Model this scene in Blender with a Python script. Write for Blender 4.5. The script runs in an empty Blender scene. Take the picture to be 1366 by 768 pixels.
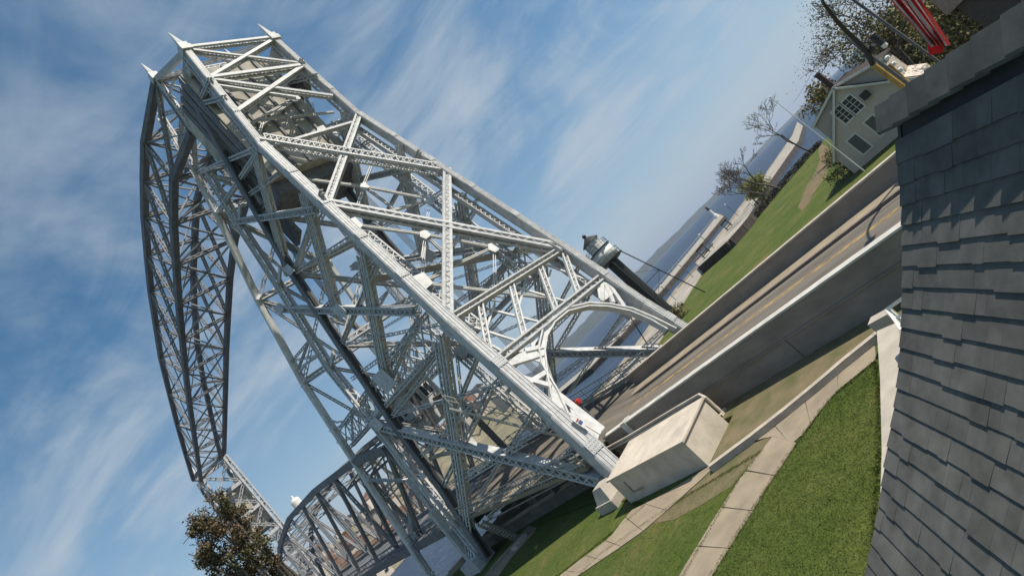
import bpy, math, random
from mathutils import Vector, Matrix
R_ = math.radians
random.seed(7)
scene = bpy.context.scene
C = scene.collection

# ------------------------------------------------------------------ camera, sky, sun, exposure
F, CX, CY = 701.0, 683.0, 384.0
vy = Vector((325-CX, 925-CY, F)).normalized()
vx = Vector((1310-CX, -110-CY, F)); vx = (vx - vy*vx.dot(vy)).normalized()
vz = vx.cross(vy)
EYE = Vector((0, 0, 8))
cam_data = bpy.data.cameras.new('camera'); cam = bpy.data.objects.new('camera', cam_data); C.objects.link(cam)
cam_data.sensor_width = 36; cam_data.lens = F/1366*36
cam_data.clip_start = 0.1; cam_data.clip_end = 40000
right = Vector((vx.x, vy.x, vz.x)); up = -Vector((vx.y, vy.y, vz.y)); back = -Vector((vx.z, vy.z, vz.z))
cam.matrix_world = Matrix(((right.x, up.x, back.x, EYE.x), (right.y, up.y, back.y, EYE.y), (right.z, up.z, back.z, EYE.z), (0, 0, 0, 1)))
scene.camera = cam

SUN_EL, SUN_AZ = 54, 147            # azimuth clockwise from north (y)
world = bpy.data.worlds.new("World"); scene.world = world; world.use_nodes = True
wt = world.node_tree; wn = wt.nodes; wl_ = wt.links
bg = wn['Background']; bg.inputs[1].default_value = 0.064
sky = wn.new('ShaderNodeTexSky'); sky.sky_type = 'NISHITA'; sky.sun_disc = False
sky.sun_elevation = R_(SUN_EL); sky.sun_rotation = R_(SUN_AZ); sky.air_density = 1.0; sky.dust_density = 0.3; sky.ozone_density = 1.5
tc = wn.new('ShaderNodeTexCoord')
sep = wn.new('ShaderNodeSeparateXYZ'); wl_.new(tc.outputs['Generated'], sep.inputs[0])
def wmath(op, a, b=None, clamp=False):
    m = wn.new('ShaderNodeMath'); m.operation = op; m.use_clamp = clamp
    for i, v in enumerate((a, b)):
        if v is None: continue
        if isinstance(v, (int, float)): m.inputs[i].default_value = v
        else: wl_.new(v, m.inputs[i])
    return m.outputs[0]
zc = wmath('ADD', wmath('MAXIMUM', sep.outputs[2], 0.0), 0.16)
cxy = wn.new('ShaderNodeCombineXYZ'); wl_.new(wmath('DIVIDE', sep.outputs[0], zc), cxy.inputs[0]); wl_.new(wmath('DIVIDE', sep.outputs[1], zc), cxy.inputs[1])
def cloud(rot, scale, ns, detail, dist, off=(0, 0, 0)):
    a = wn.new('ShaderNodeMapping'); a.inputs['Rotation'].default_value = (0, 0, R_(rot)); wl_.new(cxy.outputs[0], a.inputs[0])
    b = wn.new('ShaderNodeMapping'); b.inputs['Scale'].default_value = scale; b.inputs['Location'].default_value = off; wl_.new(a.outputs[0], b.inputs[0])
    n = wn.new('ShaderNodeTexNoise'); n.inputs['Scale'].default_value = ns; n.inputs['Detail'].default_value = detail; n.inputs['Roughness'].default_value = 0.58; n.inputs['Distortion'].default_value = dist
    wl_.new(b.outputs[0], n.inputs['Vector']); return n.outputs['Fac']
c1 = cloud(-58, (1.0, 0.78, 1), 1.2, 9, 1.0, (3.1, 0.4, 0)); c2 = cloud(-38, (2.4, 0.95, 1), 1.9, 10, 1.2, (0.2, 2.0, 0))
cl = wmath('ADD', wmath('MULTIPLY', c1, 0.74), wmath('MULTIPLY', c2, 0.26))
mr = wn.new('ShaderNodeMapRange'); mr.inputs['From Min'].default_value = 0.425; mr.inputs['From Max'].default_value = 0.72; mr.inputs['To Max'].default_value = 0.8
mr.interpolation_type = 'SMOOTHSTEP'; wl_.new(cl, mr.inputs['Value'])
hs = wn.new('ShaderNodeHueSaturation'); hs.inputs['Saturation'].default_value = 1.28; hs.inputs['Value'].default_value = 1.5; hs.inputs['Hue'].default_value = 0.488
wl_.new(sky.outputs[0], hs.inputs['Color'])
# milky blue air towards the horizon
hz = wmath('POWER', wmath('SUBTRACT', 1.0, wmath('MULTIPLY', wmath('ABSOLUTE', sep.outputs[2]), 1.55, True), True), 2.0)
mixh = wn.new('ShaderNodeMixRGB'); mixh.inputs[2].default_value = (5.0, 6.1, 7.3, 1); wl_.new(wmath('MULTIPLY', hz, 0.9), mixh.inputs[0]); wl_.new(hs.outputs[0], mixh.inputs[1])
mix = wn.new('ShaderNodeMixRGB'); mix.inputs[2].default_value = (6.2, 7.2, 8.1, 1)
wl_.new(mr.outputs[0], mix.inputs[0]); wl_.new(mixh.outputs[0], mix.inputs[1]); wl_.new(mix.outputs[0], bg.inputs[0])

sd = bpy.data.lights.new('sun', 'SUN'); sd.energy = 5.0; sd.angle = R_(0.55); sd.color = (1, 0.92, 0.80)
sun = bpy.data.objects.new('sun', sd); C.objects.link(sun)
SDIR = Vector((math.sin(R_(SUN_AZ))*math.cos(R_(SUN_EL)), math.cos(R_(SUN_AZ))*math.cos(R_(SUN_EL)), math.sin(R_(SUN_EL))))
sun.rotation_euler = SDIR.to_track_quat('Z', 'Y').to_euler()
vs = scene.view_settings; vs.view_transform = 'Standard'; vs.look = 'None'; vs.gamma = 1; vs.use_curve_mapping = False; vs.exposure = 0.3
scene.cycles.max_bounces = 5; scene.cycles.transparent_max_bounces = 8; scene.cycles.volume_bounces = 0
scene.cycles.use_denoising = True

# ------------------------------------------------------------------ helpers
def ray(px, py):
    c = Vector((px-CX, py-CY, F)); return Vector((vx.dot(c), vy.dot(c), vz.dot(c)))
def at(px, py, x=None, y=None, z=None):
    """point of the place seen at a photo pixel, at a surveyed depth (x east, y north or height z)"""
    d = ray(px, py)
    t = x/d.x if x is not None else y/d.y if y is not None else (z-EYE.z)/d.z
    return EYE + d*t
def V(*a): return Vector(a)
WL = {}
def tag(o, label=None, cat=None, group=None, kind=None):
    if label: o['label'] = label
    if cat: o['category'] = cat
    if group: o['group'] = group
    if kind: o['kind'] = kind
    return o
def thing(name, label, cat, loc, group=None):
    o = bpy.data.objects.new(name, None); C.objects.link(o); o.location = loc; o.empty_display_size = 0.3
    WL[o] = Vector(loc); return tag(o, label, cat, group)

class MB:
    def __init__(s): s.v = []; s.f = []; s.sm = False
    def add(s, vs_, fs): 
        b = len(s.v); s.v += [tuple(v) for v in vs_]; s.f += [tuple(i+b for i in f) for f in fs]
    def hexa(s, c): s.add(c, [(0,3,2,1),(4,5,6,7),(0,1,5,4),(1,2,6,5),(2,3,7,6),(3,0,4,7)])
    def box(s, x0, x1, y0, y1, z0, z1):
        s.hexa([(x0,y0,z0),(x1,y0,z0),(x1,y1,z0),(x0,y1,z0),(x0,y0,z1),(x1,y0,z1),(x1,y1,z1),(x0,y1,z1)])
    def bar(s, p, q, w, d, n=None, off=(0, 0)):
        """straight bar, w across the member inside its plane, d along the plane's normal n"""
        p = Vector(p); q = Vector(q); t = (q-p)
        if t.length < 1e-6: return
        t.normalize(); n = Vector(n) if n is not None else V(0, 0, 1)
        n = n - t*n.dot(t)
        if n.length < 1e-3: n = V(0, 1, 0) - t*t.y
        if n.length < 1e-3: n = V(1, 0, 0) - t*t.x
        n.normalize(); a = t.cross(n)
        o = a*off[0] + n*off[1]; p = p+o; q = q+o; A = a*w/2; B = n*d/2
        s.hexa([p-A-B, p+A-B, p+A+B, p-A+B, q-A-B, q+A-B, q+A+B, q-A+B])
    def lattice(s, p, q, w, d, n, pitch=None, cross=False, four=False, ch=0.2, lw=0.09):
        p = Vector(p); q = Vector(q); t = q-p; L = t.length; t.normalize(); n = Vector(n); n = (n-t*n.dot(t)).normalized(); a = t.cross(n)
        c = w*ch
        if four:
            for i in (-1, 1):
                for j in (-1, 1): s.bar(p, q, c, min(c, d*ch*1.2), n, (i*(w-c)/2, j*(d-c)/2))
        else:
            for i in (-1, 1): s.bar(p, q, c*0.55, d, n, (i*(w-c*0.55)/2, 0))
        pitch = pitch or w*1.0
        k = max(2, int(round(L/pitch)))
        faces = [(a, n, w, d)] + ([(n, a, d, w)] if four else [])
        for (A, N, ww, dd) in faces:
            for side in (-1, 1):
                for i in range(k):
                    u0 = p + t*(L*i/k) ; u1 = p + t*(L*(i+1)/k)
                    sg = 1 if i % 2 else -1
                    hw = (ww/2 - c*0.3)
                    s.bar(u0+A*hw*sg+N*side*(dd/2-0.02), u1-A*hw*sg+N*side*(dd/2-0.02), lw, 0.025, N)
                    if cross: s.bar(u0-A*hw*sg+N*side*(dd/2-0.05), u1+A*hw*sg+N*side*(dd/2-0.05), lw, 0.025, N)
    def tube(s, pts, r, n=8, r2=None, cap=True):
        pts = [Vector(p) for p in pts]; b = len(s.v); m = len(pts); prev = None
        for i, p in enumerate(pts):
            t = (pts[min(i+1, m-1)] - pts[max(i-1, 0)]).normalized()
            if prev is None:
                a = V(0, 0, 1).cross(t)
                if a.length < 1e-3: a = V(1, 0, 0)
            else: a = prev - t*prev.dot(t)
            a.normalize(); prev = a; bb = t.cross(a)
            rr = r if r2 is None else r + (r2-r)*i/max(1, m-1)
            if isinstance(r, (list, tuple)): rr = r[i]
            for k in range(n):
                an = 2*math.pi*k/n; s.v.append(tuple(p + a*math.cos(an)*rr + bb*math.sin(an)*rr))
        for i in range(m-1):
            for k in range(n):
                s.f.append((b+i*n+k, b+i*n+(k+1) % n, b+(i+1)*n+(k+1) % n, b+(i+1)*n+k))
        if cap:
            s.f.append(tuple(b+k for k in range(n))[::-1]); s.f.append(tuple(b+(m-1)*n+k for k in range(n)))
    def lathe(s, base, prof, n=20):
        base = Vector(base); b = len(s.v)
        for (r, z) in prof:
            for k in range(n):
                an = 2*math.pi*k/n; s.v.append((base.x+r*math.cos(an), base.y+r*math.sin(an), base.z+z))
        for i in range(len(prof)-1):
            for k in range(n): s.f.append((b+i*n+k, b+i*n+(k+1) % n, b+(i+1)*n+(k+1) % n, b+(i+1)*n+k))
        s.f.append(tuple(b+k for k in range(n))[::-1]); s.f.append(tuple(b+(len(prof)-1)*n+k for k in range(n)))
    def plate(s, poly, th, n):
        """polygon with thickness along n"""
        n = Vector(n).normalized()*th/2; P = [Vector(p) for p in poly]; k = len(P)
        s.add([p-n for p in P]+[p+n for p in P], [tuple(range(k))[::-1], tuple(range(k, 2*k))] + [(i, (i+1) % k, k+(i+1) % k, k+i) for i in range(k)])
    def prism(s, poly, z0, z1):
        P = [(p[0], p[1]) for p in poly]; k = len(P)
        ar = sum(P[i][0]*P[(i+1) % k][1]-P[(i+1) % k][0]*P[i][1] for i in range(k))
        if ar < 0: P = P[::-1]
        s.add([(x, y, z0) for x, y in P]+[(x, y, z1) for x, y in P], [tuple(range(k))[::-1], tuple(range(k, 2*k))] + [(i, (i+1) % k, k+(i+1) % k, k+i) for i in range(k)])
    def build(s, name, mat, parent=None, smooth=False):
        o0 = WL.get(parent, V(0, 0, 0)) if parent is not None else V(0, 0, 0)
        if parent is None:
            xs = [v[0] for v in s.v]; ys = [v[1] for v in s.v]; zs = [v[2] for v in s.v]
            o0 = V((min(xs)+max(xs))/2, (min(ys)+max(ys))/2, min(zs))
        me = bpy.data.meshes.new(name)
        me.from_pydata([(v[0]-o0.x, v[1]-o0.y, v[2]-o0.z) for v in s.v], [], s.f)
        if smooth:
            for p in me.polygons: p.use_smooth = True
        me.materials.append(mat); me.update()
        o = bpy.data.objects.new(name, me); C.objects.link(o)
        if parent is not None: o.parent = parent
        else: o.location = o0
        WL[o] = o0; return o

# ------------------------------------------------------------------ materials
def mat(name, col, rough=0.6, metal=0.0, var=0.15, scale=3.0, col2=None, bump=0.0, bscale=None, spec=0.5, stretch=None, island=0.0, detail=5, grime=0.0):
    m = bpy.data.materials.new(name); m.use_nodes = True; t = m.node_tree; N = t.nodes; L = t.links
    b = N['Principled BSDF']; b.inputs['Roughness'].default_value = rough; b.inputs['Metallic'].default_value = metal; b.inputs['Specular IOR Level'].default_value = spec
    g = N.new('ShaderNodeNewGeometry'); vec = g.outputs['Position']
    if stretch:
        mpn = N.new('ShaderNodeMapping'); mpn.inputs['Scale'].default_value = stretch; L.new(vec, mpn.inputs[0]); vec = mpn.outputs[0]
    nz = N.new('ShaderNodeTexNoise'); nz.inputs['Scale'].default_value = scale; nz.inputs['Detail'].default_value = detail; nz.inputs['Roughness'].default_value = 0.6
    L.new(vec, nz.inputs['Vector'])
    cr = N.new('ShaderNodeValToRGB'); e = cr.color_ramp.elements
    c2 = col2 or tuple(c*(1-var*1.4) for c in col); c1 = col if col2 else tuple(min(1, c*(1+var)) for c in col)
    e[0].position = 0.32; e[0].color = (*c2, 1); e[1].position = 0.68; e[1].color = (*c1, 1)
    L.new(nz.outputs['Fac'], cr.inputs[0]); out = cr.outputs[0]
    if island:
        mrn = N.new('ShaderNodeMapRange'); mrn.inputs['To Min'].default_value = 1-island; mrn.inputs['To Max'].default_value = 1+island
        L.new(g.outputs['Random Per Island'], mrn.inputs['Value'])
        mm = N.new('ShaderNodeMixRGB'); mm.blend_type = 'MULTIPLY'; mm.inputs[0].default_value = 1
        L.new(out, mm.inputs[1]); L.new(mrn.outputs[0], mm.inputs[2]); out = mm.outputs[0]
    if grime:
        ng = N.new('ShaderNodeTexNoise'); ng.inputs['Scale'].default_value = 1.1; ng.inputs['Detail'].default_value = 9; ng.inputs['Roughness'].default_value = .72; L.new(vec, ng.inputs['Vector'])
        gr = N.new('ShaderNodeMapRange'); gr.inputs['From Min'].default_value = .52; gr.inputs['From Max'].default_value = .74; gr.inputs['To Max'].default_value = grime; L.new(ng.outputs['Fac'], gr.inputs['Value'])
        gm = N.new('ShaderNodeMixRGB'); gm.inputs[2].default_value = (.13, .085, .055, 1); L.new(gr.outputs[0], gm.inputs[0]); L.new(out, gm.inputs[1]); out = gm.outputs[0]
    L.new(out, b.inputs['Base Color'])
    if bump:
        nb = N.new('ShaderNodeTexNoise'); nb.inputs['Scale'].default_value = bscale or scale*6; nb.inputs['Detail'].default_value = 4
        L.new(vec, nb.inputs['Vector']); bp = N.new('ShaderNodeBump'); bp.inputs['Strength'].default_value = bump; bp.inputs['Distance'].default_value = 0.05
        L.new(nb.outputs['Fac'], bp.inputs['Height']); L.new(bp.outputs[0], b.inputs['Normal'])
    m['out'] = 1
    return m
M = {}
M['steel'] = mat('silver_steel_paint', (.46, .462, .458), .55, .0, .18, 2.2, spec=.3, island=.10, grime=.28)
M['steel_dark'] = mat('shade_dark_steel_paint', (.15, .15, .15), .6, .0, .25, 1.5, spec=.3)  # darker copy of the silver paint, shade put into the colour
M['steel_span'] = mat('dark_steel_span_shade', (.13, .132, .135), .6, .0, .2, .8, spec=.3, island=.15, grime=.28)  # underside shade of the spans put into colour; dark guide columns share it
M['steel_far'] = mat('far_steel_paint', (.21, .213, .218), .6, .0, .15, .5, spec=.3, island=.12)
M['white_steel'] = mat('white_plate_sunlit_leg_paint', (.58, .58, .565), .55, 0, .12, 1.8, spec=.3, island=.05, grime=.28)
M['cw'] = mat('counterweight_concrete', (.42, .39, .33), .9, 0, .3, .5, bump=.2)
M['concrete'] = mat('pale_concrete', (.40, .36, .30), .85, 0, .15, .8, bump=.15, bscale=12, grime=.3)
M['concrete_path'] = mat('path_concrete', (.27, .22, .155), .9, 0, .16, .7, bump=.2, bscale=14)
M['concrete_grey'] = mat('grey_wall_concrete', (.235, .205, .17), .9, 0, .16, .5, bump=.2, bscale=8, stretch=(1, 1, 2.5))
M['concrete_dark'] = mat('shade_dark_concrete', (.13, .12, .10), .9, 0, .3, .6)  # abutment's shade put into the colour; pedestals and chimney cap share it
M['coping'] = mat('coping_paint', (.50, .48, .43), .7, 0, .15, 1.5)
M['white_paint'] = mat('white_paint', (.70, .69, .65), .6, 0, .06, 2)
M['cream'] = mat('cream_metal', (.52, .455, .37), .7, 0, .14, 1.0, bump=.1, grime=.3)
M['asphalt'] = mat('asphalt', (.135, .117, .095), .92, 0, .3, .6, stretch=(2.5, .16, 1), bump=.25, bscale=40)
M['yellow_line'] = mat('yellow_marking', (.36, .235, .07), .8, 0, .5, 2.2)
M['kerb_dark'] = mat('shaded_kerb_face', (.16, .13, .11), .9, 0, .2, 2)  # west-side shade of the kerb put into its colour
M['kerb'] = mat('kerb_stone', (.42, .37, .30), .9, 0, .15, 2)
M['gravel'] = mat('dry_verge', (.185, .14, .08), .95, 0, .2, .8, col2=(.085, .088, .03), bump=.6, bscale=30)
M['black'] = mat('black_paint', (.018, .02, .02), .5, 0, .2, 3)
M['glass'] = mat('window_glass', (.03, .035, .045), .12, 0, .2, 2)
M['pale_glass'] = mat('pale_lantern_glass', (.42, .46, .47), .2, 0, .1, 2)
M['siding'] = mat('taupe_siding', (.56, .485, .41), .8, 0, .06, 1.5, stretch=(.4, .4, 9))
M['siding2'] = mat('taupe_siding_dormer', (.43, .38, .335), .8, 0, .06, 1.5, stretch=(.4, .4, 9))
M['trim'] = mat('white_trim', (.66, .64, .58), .6, 0, .05, 2)
M['roof_dark'] = mat('ridge_shade_roof_base', (.035, .036, .037), .8, 0, .2, 3)  # dark base, bare below the ridge cap to paint the overhang's shade
M['shingle'] = mat('asphalt_shingle', (.112, .113, .103), .97, 0, .2, 5, island=.10, spec=.2, bump=.15, bscale=220, detail=3)
M['house_roof'] = mat('house_shingle', (.06, .055, .052), 1, 0, .2, 6, spec=.05)
M['brown_wall'] = mat('brown_boards', (.085, .07, .062), .9, 0, .2, 2, stretch=(1, 1, 6))
M['brick'] = mat('chimney_brick', (.09, .05, .04), .9, 0, .3, 6)
M['bark'] = mat('bark', (.10, .085, .07), .9, 0, .3, 6)
M['leaf_spring'] = mat('spring_leaf', (.30, .29, .075), .8, 0, .3, 1.2, island=.35)
M['leaf_green'] = mat('green_leaf', (.14, .16, .045), .8, 0, .3, .3, col2=(.15, .095, .045), island=.4)
M['leaf_rust'] = mat('rusty_bud_leaf', (.15, .082, .05), .8, 0, .3, .8, col2=(.075, .082, .027), island=.5)
M['leaf_dark'] = mat('dark_hedge_leaf', (.045, .04, .025), .9, 0, .3, 1, island=.3)
M['leaf_yellow'] = mat('yellow_bud', (.20, .16, .05), .8, 0, .3, 1, island=.3)
M['red'] = mat('red_paint', (.42, .03, .02), .5, 0, .1, 3)
M['blue'] = mat('blue_paint', (.03, .06, .2), .5, 0, .1, 3)
M['yellow'] = mat('yellow_paint', (.34, .22, .05), .5, 0, .2, 3)
M['green_steel'] = mat('green_steel', (.05, .13, .12), .6, 0, .2, 2)
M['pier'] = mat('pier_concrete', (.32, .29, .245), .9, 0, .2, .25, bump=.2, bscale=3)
M['pier_dark'] = mat('pier_timber_wall_shade', (.055, .045, .04), .9, 0, .3, .5)  # dark pier timber; on the promenade wall the tone stands in for shade
M['soil'] = mat('bare_soil', (.19, .115, .065), .95, 0, .3, .7, col2=(.085, .085, .03))
M['mesh_fence'] = mat('galvanised_rail', (.42, .40, .36), .5, .3, .15, 2)
M['hull'] = mat('brown_roofing', (.20, .10, .06), .8, 0, .3, .02, island=.5)
M['town'] = mat('town_wall', (.42, .38, .33), .8, 0, .2, .01, island=.35)
M['bronze'] = mat('rubber', (.02, .02, .02), .7, 0, .2, 3)

def cloth(name, col):
    m_ = mat(name, col, .8, 0, .12, 6); t_ = m_.node_tree; b0 = t_.nodes['Principled BSDF']; tr = t_.nodes.new('ShaderNodeBsdfTranslucent'); tr.inputs[0].default_value = (*col, 1)
    mx = t_.nodes.new('ShaderNodeMixShader'); mx.inputs[0].default_value = .5; t_.links.new(b0.outputs[0], mx.inputs[1]); t_.links.new(tr.outputs[0], mx.inputs[2]); t_.links.new(mx.outputs[0], t_.nodes['Material Output'].inputs[0]); return m_
M['flag_red'] = cloth('flag_red_cloth', (.62, .05, .04)); M['flag_white'] = cloth('flag_white_cloth', (.82, .78, .78))
M['town_ground'] = mat('town_ground', (.24, .20, .13), .95, 0, .3, .03, col2=(.10, .10, .05))
# grass: patches of green, dry and worn turf
m = bpy.data.materials.new('lawn_grass'); m.use_nodes = True; t = m.node_tree; N = t.nodes; L = t.links; b = N['Principled BSDF']
b.inputs['Roughness'].default_value = .95; b.inputs['Specular IOR Level'].default_value = .15
g = N.new('ShaderNodeNewGeometry')
na = N.new('ShaderNodeTexNoise'); na.inputs['Scale'].default_value = .22; na.inputs['Detail'].default_value = 6; na.inputs['Roughness'].default_value = .65; L.new(g.outputs['Position'], na.inputs['Vector'])
nb = N.new('ShaderNodeTexNoise'); nb.inputs['Scale'].default_value = 3.2; nb.inputs['Detail'].default_value = 8; nb.inputs['Roughness'].default_value = .75; L.new(g.outputs['Position'], nb.inputs['Vector'])
ra = N.new('ShaderNodeValToRGB'); ra.color_ramp.elements[0].position = .36; ra.color_ramp.elements[0].color = (.062, .092, .019, 1)
ra.color_ramp.elements[1].position = .72; ra.color_ramp.elements[1].color = (.165, .130, .058, 1); e = ra.color_ramp.elements.new(.55); e.color = (.088, .112, .028, 1)
L.new(na.outputs['Fac'], ra.inputs[0])
rb = N.new('ShaderNodeValToRGB'); rb.color_ramp.elements[0].position = .3; rb.color_ramp.elements[0].color = (.55, .6, .5, 1); rb.color_ramp.elements[1].position = .72; rb.color_ramp.elements[1].color = (1.35, 1.3, 1.25, 1)
L.new(nb.outputs['Fac'], rb.inputs[0])
mm = N.new('ShaderNodeMixRGB'); mm.blend_type = 'MULTIPLY'; mm.inputs[0].default_value = 1; L.new(ra.outputs[0], mm.inputs[1]); L.new(rb.outputs[0], mm.inputs[2])
L.new(mm.outputs[0], b.inputs['Base Color'])
bp = N.new('ShaderNodeBump'); bp.inputs['Strength'].default_value = .7; bp.inputs['Distance'].default_value = .06
nc = N.new('ShaderNodeTexNoise'); nc.inputs['Scale'].default_value = 22; nc.inputs['Detail'].default_value = 3; L.new(g.outputs['Position'], nc.inputs['Vector']); L.new(nc.outputs['Fac'], bp.inputs['Height']); L.new(bp.outputs[0], b.inputs['Normal'])
M['grass'] = m
# water
m = bpy.data.materials.new('lake_water'); m.use_nodes = True; t = m.node_tree; N = t.nodes; L = t.links; b = N['Principled BSDF']
b.inputs['Base Color'].default_value = (.030, .050, .085, 1); b.inputs['Roughness'].default_value = .3; b.inputs['Specular IOR Level'].default_value = .28
df = N.new('ShaderNodeBsdfDiffuse'); df.inputs[0].default_value = (.045, .075, .125, 1); mx = N.new('ShaderNodeMixShader'); mx.inputs[0].default_value = .6; L.new(b.outputs[0], mx.inputs[1]); L.new(df.outputs[0], mx.inputs[2]); L.new(mx.outputs[0], N['Material Output'].inputs[0])
g = N.new('ShaderNodeNewGeometry'); mpn = N.new('ShaderNodeMapping'); mpn.inputs['Scale'].default_value = (1, .45, 1); mpn.inputs['Rotation'].default_value = (0, 0, .5); L.new(g.outputs['Position'], mpn.inputs[0])
nz = N.new('ShaderNodeTexNoise'); nz.inputs['Scale'].default_value = .55; nz.inputs['Detail'].default_value = 6; nz.inputs['Roughness'].default_value = .65; L.new(mpn.outputs[0], nz.inputs['Vector'])
bp = N.new('ShaderNodeBump'); bp.inputs['Strength'].default_value = .8; bp.inputs['Distance'].default_value = 1.2; L.new(nz.outputs['Fac'], bp.inputs['Height']); L.new(bp.outputs[0], b.inputs['Normal']); L.new(bp.outputs[0], df.inputs['Normal'])
n3 = N.new('ShaderNodeTexNoise'); n3.inputs['Scale'].default_value = .35; n3.inputs['Detail'].default_value = 7; n3.inputs['Roughness'].default_value = .7; L.new(mpn.outputs[0], n3.inputs['Vector']); r3 = N.new('ShaderNodeValToRGB'); r3.color_ramp.elements[0].position = .38; r3.color_ramp.elements[0].color = (.028, .052, .095, 1); r3.color_ramp.elements[1].position = .66; r3.color_ramp.elements[1].color = (.075, .105, .155, 1); L.new(n3.outputs['Fac'], r3.inputs[0]); L.new(r3.outputs[0], df.inputs[0])
M['water'] = m
# far hills: woods and scattered openings
m = bpy.data.materials.new('wooded_hill'); m.use_nodes = True; t = m.node_tree; N = t.nodes; L = t.links; b = N['Principled BSDF']; b.inputs['Roughness'].default_value = 1; b.inputs['Specular IOR Level'].default_value = 0
g = N.new('ShaderNodeNewGeometry'); nz = N.new('ShaderNodeTexNoise'); nz.inputs['Scale'].default_value = .012; nz.inputs['Detail'].default_value = 8; nz.inputs['Roughness'].default_value = .7; L.new(g.outputs['Position'], nz.inputs['Vector'])
ra = N.new('ShaderNodeValToRGB'); ra.color_ramp.elements[0].position = .35; ra.color_ramp.elements[0].color = (.02, .032, .025, 1); ra.color_ramp.elements[1].position = .7; ra.color_ramp.elements[1].color = (.075, .075, .055, 1); L.new(nz.outputs['Fac'], ra.inputs[0]); L.new(ra.outputs[0], b.inputs['Base Color'])
M['hill'] = m

# ------------------------------------------------------------------ ground, water, road
GZ = 0.0
def struct(o, label, cat):
    return tag(o, label, cat, kind='structure')
mb = MB(); mb.add([(-18000, -18000, -2.6), (18000, -18000, -2.6), (18000, 18000, -2.6), (-18000, 18000, -2.6)], [(0, 1, 2, 3)])
struct(mb.build('water', M['water']), 'blue rippled water of the canal and the open lake', 'water')

pierN = [at(x, y, z=-.6) for x, y in [(800, 520), (850, 470), (885, 417), (920, 366), (948, 330), (972.5, 300), (994, 269), (1027, 229), (1060, 185), (1085, 150)]]
shore = [(-400, -400), (190, -400), (150, -40), (132, 30)]
lawn_edge = [at(x, y, z=0) for x, y in ((1100, 186), (1076, 212), (1040, 253), (1012, 286), (1003, 297))]
prom_in = [at(x, y, z=1.45) for x, y in ((1001, 282), (992, 291), (969, 319), (930, 353))] + [at(x, y, z=.15) for x, y in ((933, 361), (914, 388), (860, 472))]
poly = [(-400, -400), (210, -400), (170, -60), (lawn_edge[0].x+25, lawn_edge[0].y-12)] + [(p.x, p.y) for p in lawn_edge+prom_in] + [(55, 67), (-400, 67)]
mb = MB(); mb.prism(poly, -5, 0)
struct(mb.build('lawn', M['grass']), 'green lawn ground around the bridge approach', 'ground')

def sheet(name, pix, z, m, label, cat, h=0.0, kind='structure'):
    pts = [at(px, py, z=z) for px, py in pix]
    b_ = MB(); b_.prism(pts, z-0.15, z+h); o = b_.build(name, m); return tag(o, label, cat, kind=kind)

RZ = 2.1
WX = 22.3     # west retaining wall
mb = MB(); mb.box(22.55, 30.4, -80, 44, -1, RZ)
struct(mb.build('road', M['asphalt']), 'grey asphalt road running up to the bridge portal', 'road')
mb = MB()
mb.hexa([(25.75, -40, RZ-.1), (25.87, -40, RZ-.1), (26.22, 44, RZ-.1), (26.10, 44, RZ-.1), (25.75, -40, RZ+.006), (25.87, -40, RZ+.006), (26.22, 44, RZ+.006), (26.10, 44, RZ+.006)])
mb.hexa([(25.97, -40, RZ-.1), (26.09, -40, RZ-.1), (26.44, 44, RZ-.1), (26.32, 44, RZ-.1), (25.97, -40, RZ+.006), (26.09, -40, RZ+.006), (26.44, 44, RZ+.006), (26.32, 44, RZ+.006)])
struct(mb.build('road_marking', M['yellow_line']), 'double yellow centre line on the asphalt road', 'road marking')
mb = MB(); mb.box(28.55, 30.4, -80, 44, RZ-.3, RZ+.16)
struct(mb.build('pavement', M['concrete_path']), 'pale pavement beside the far wall of the road', 'pavement')
mb = MB(); mb.box(28.3, 28.55, -80, 44, RZ-.3, RZ+.155)
struct(mb.build('kerb', M['kerb_dark']), 'dark kerb along the far edge of the road', 'kerb')

# ------------------------------------------------------------------ walls
w = thing('retaining_wall', 'grey concrete retaining wall with white coping between road and lower path', 'wall', (22.2, 10, 0))
mb = MB(); mb.box(22.0, 22.5, -80, 29, -.5, 2.40); mb.box(21.93, 22.0, -80, 29, 1.35, 1.43); mb.build('wall_face', M['concrete_grey'], w)
mb = MB(); mb.box(21.94, 22.54, -80, 29.02, 2.40, 2.49); mb.build('coping', M['coping'], w)
mb = MB(); mb.box(21.88, 22.6, 26.2, 26.7, 1.0, 2.56); mb.build('pilaster', M['coping'], w)
mb = MB()
for y in (5, 14.2, 20.5): mb.box(21.99, 22.0, y, y+.03, -.2, 1.34)
for y in (9, 13.5): mb.box(21.97, 22.0, y, y+.12, .12, .24)
mb.build('joint', M['black'], w)
w = thing('parapet_wall', 'grey concrete parapet between the far pavement and the big lawn', 'wall', (30.6, 10, RZ))
mb = MB(); mb.box(30.4, 30.75, -80, 32, 0, 3.22); mb.build('wall_face', M['concrete_grey'], w)
mb = MB(); mb.box(30.33, 30.82, -80, 32.02, 3.22, 3.32); mb.build('coping', M['kerb'], w)
# kerb wall by the path
pts = [at(x, y, z=0.3) for x, y in [(1176, 436), (1165, 446), (1125, 478), (1090, 508), (1045, 545), (1000, 580), (945, 621)]]
mb = MB()
for a, b_ in zip(pts[:-1], pts[1:]): mb.bar((a.x, a.y, .05), (b_.x, b_.y, .05), .3, .5, (0, 0, 1))
tag(mb.build('edging_wall', M['kerb']), 'low stone edging wall along the path below the big grey wall', 'edging')
strip = [(p.x+.1, p.y+.1) for p in pts] + [(20.3, 18.2), (22.0, 26), (22.0, 4), (pts[0].x+1.2, pts[0].y-4)]
mb = MB(); mb.prism(strip, -.2, .22)
struct(mb.build('verge', M['gravel']), 'dry grassy verge between edging wall and retaining wall', 'ground')

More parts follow.
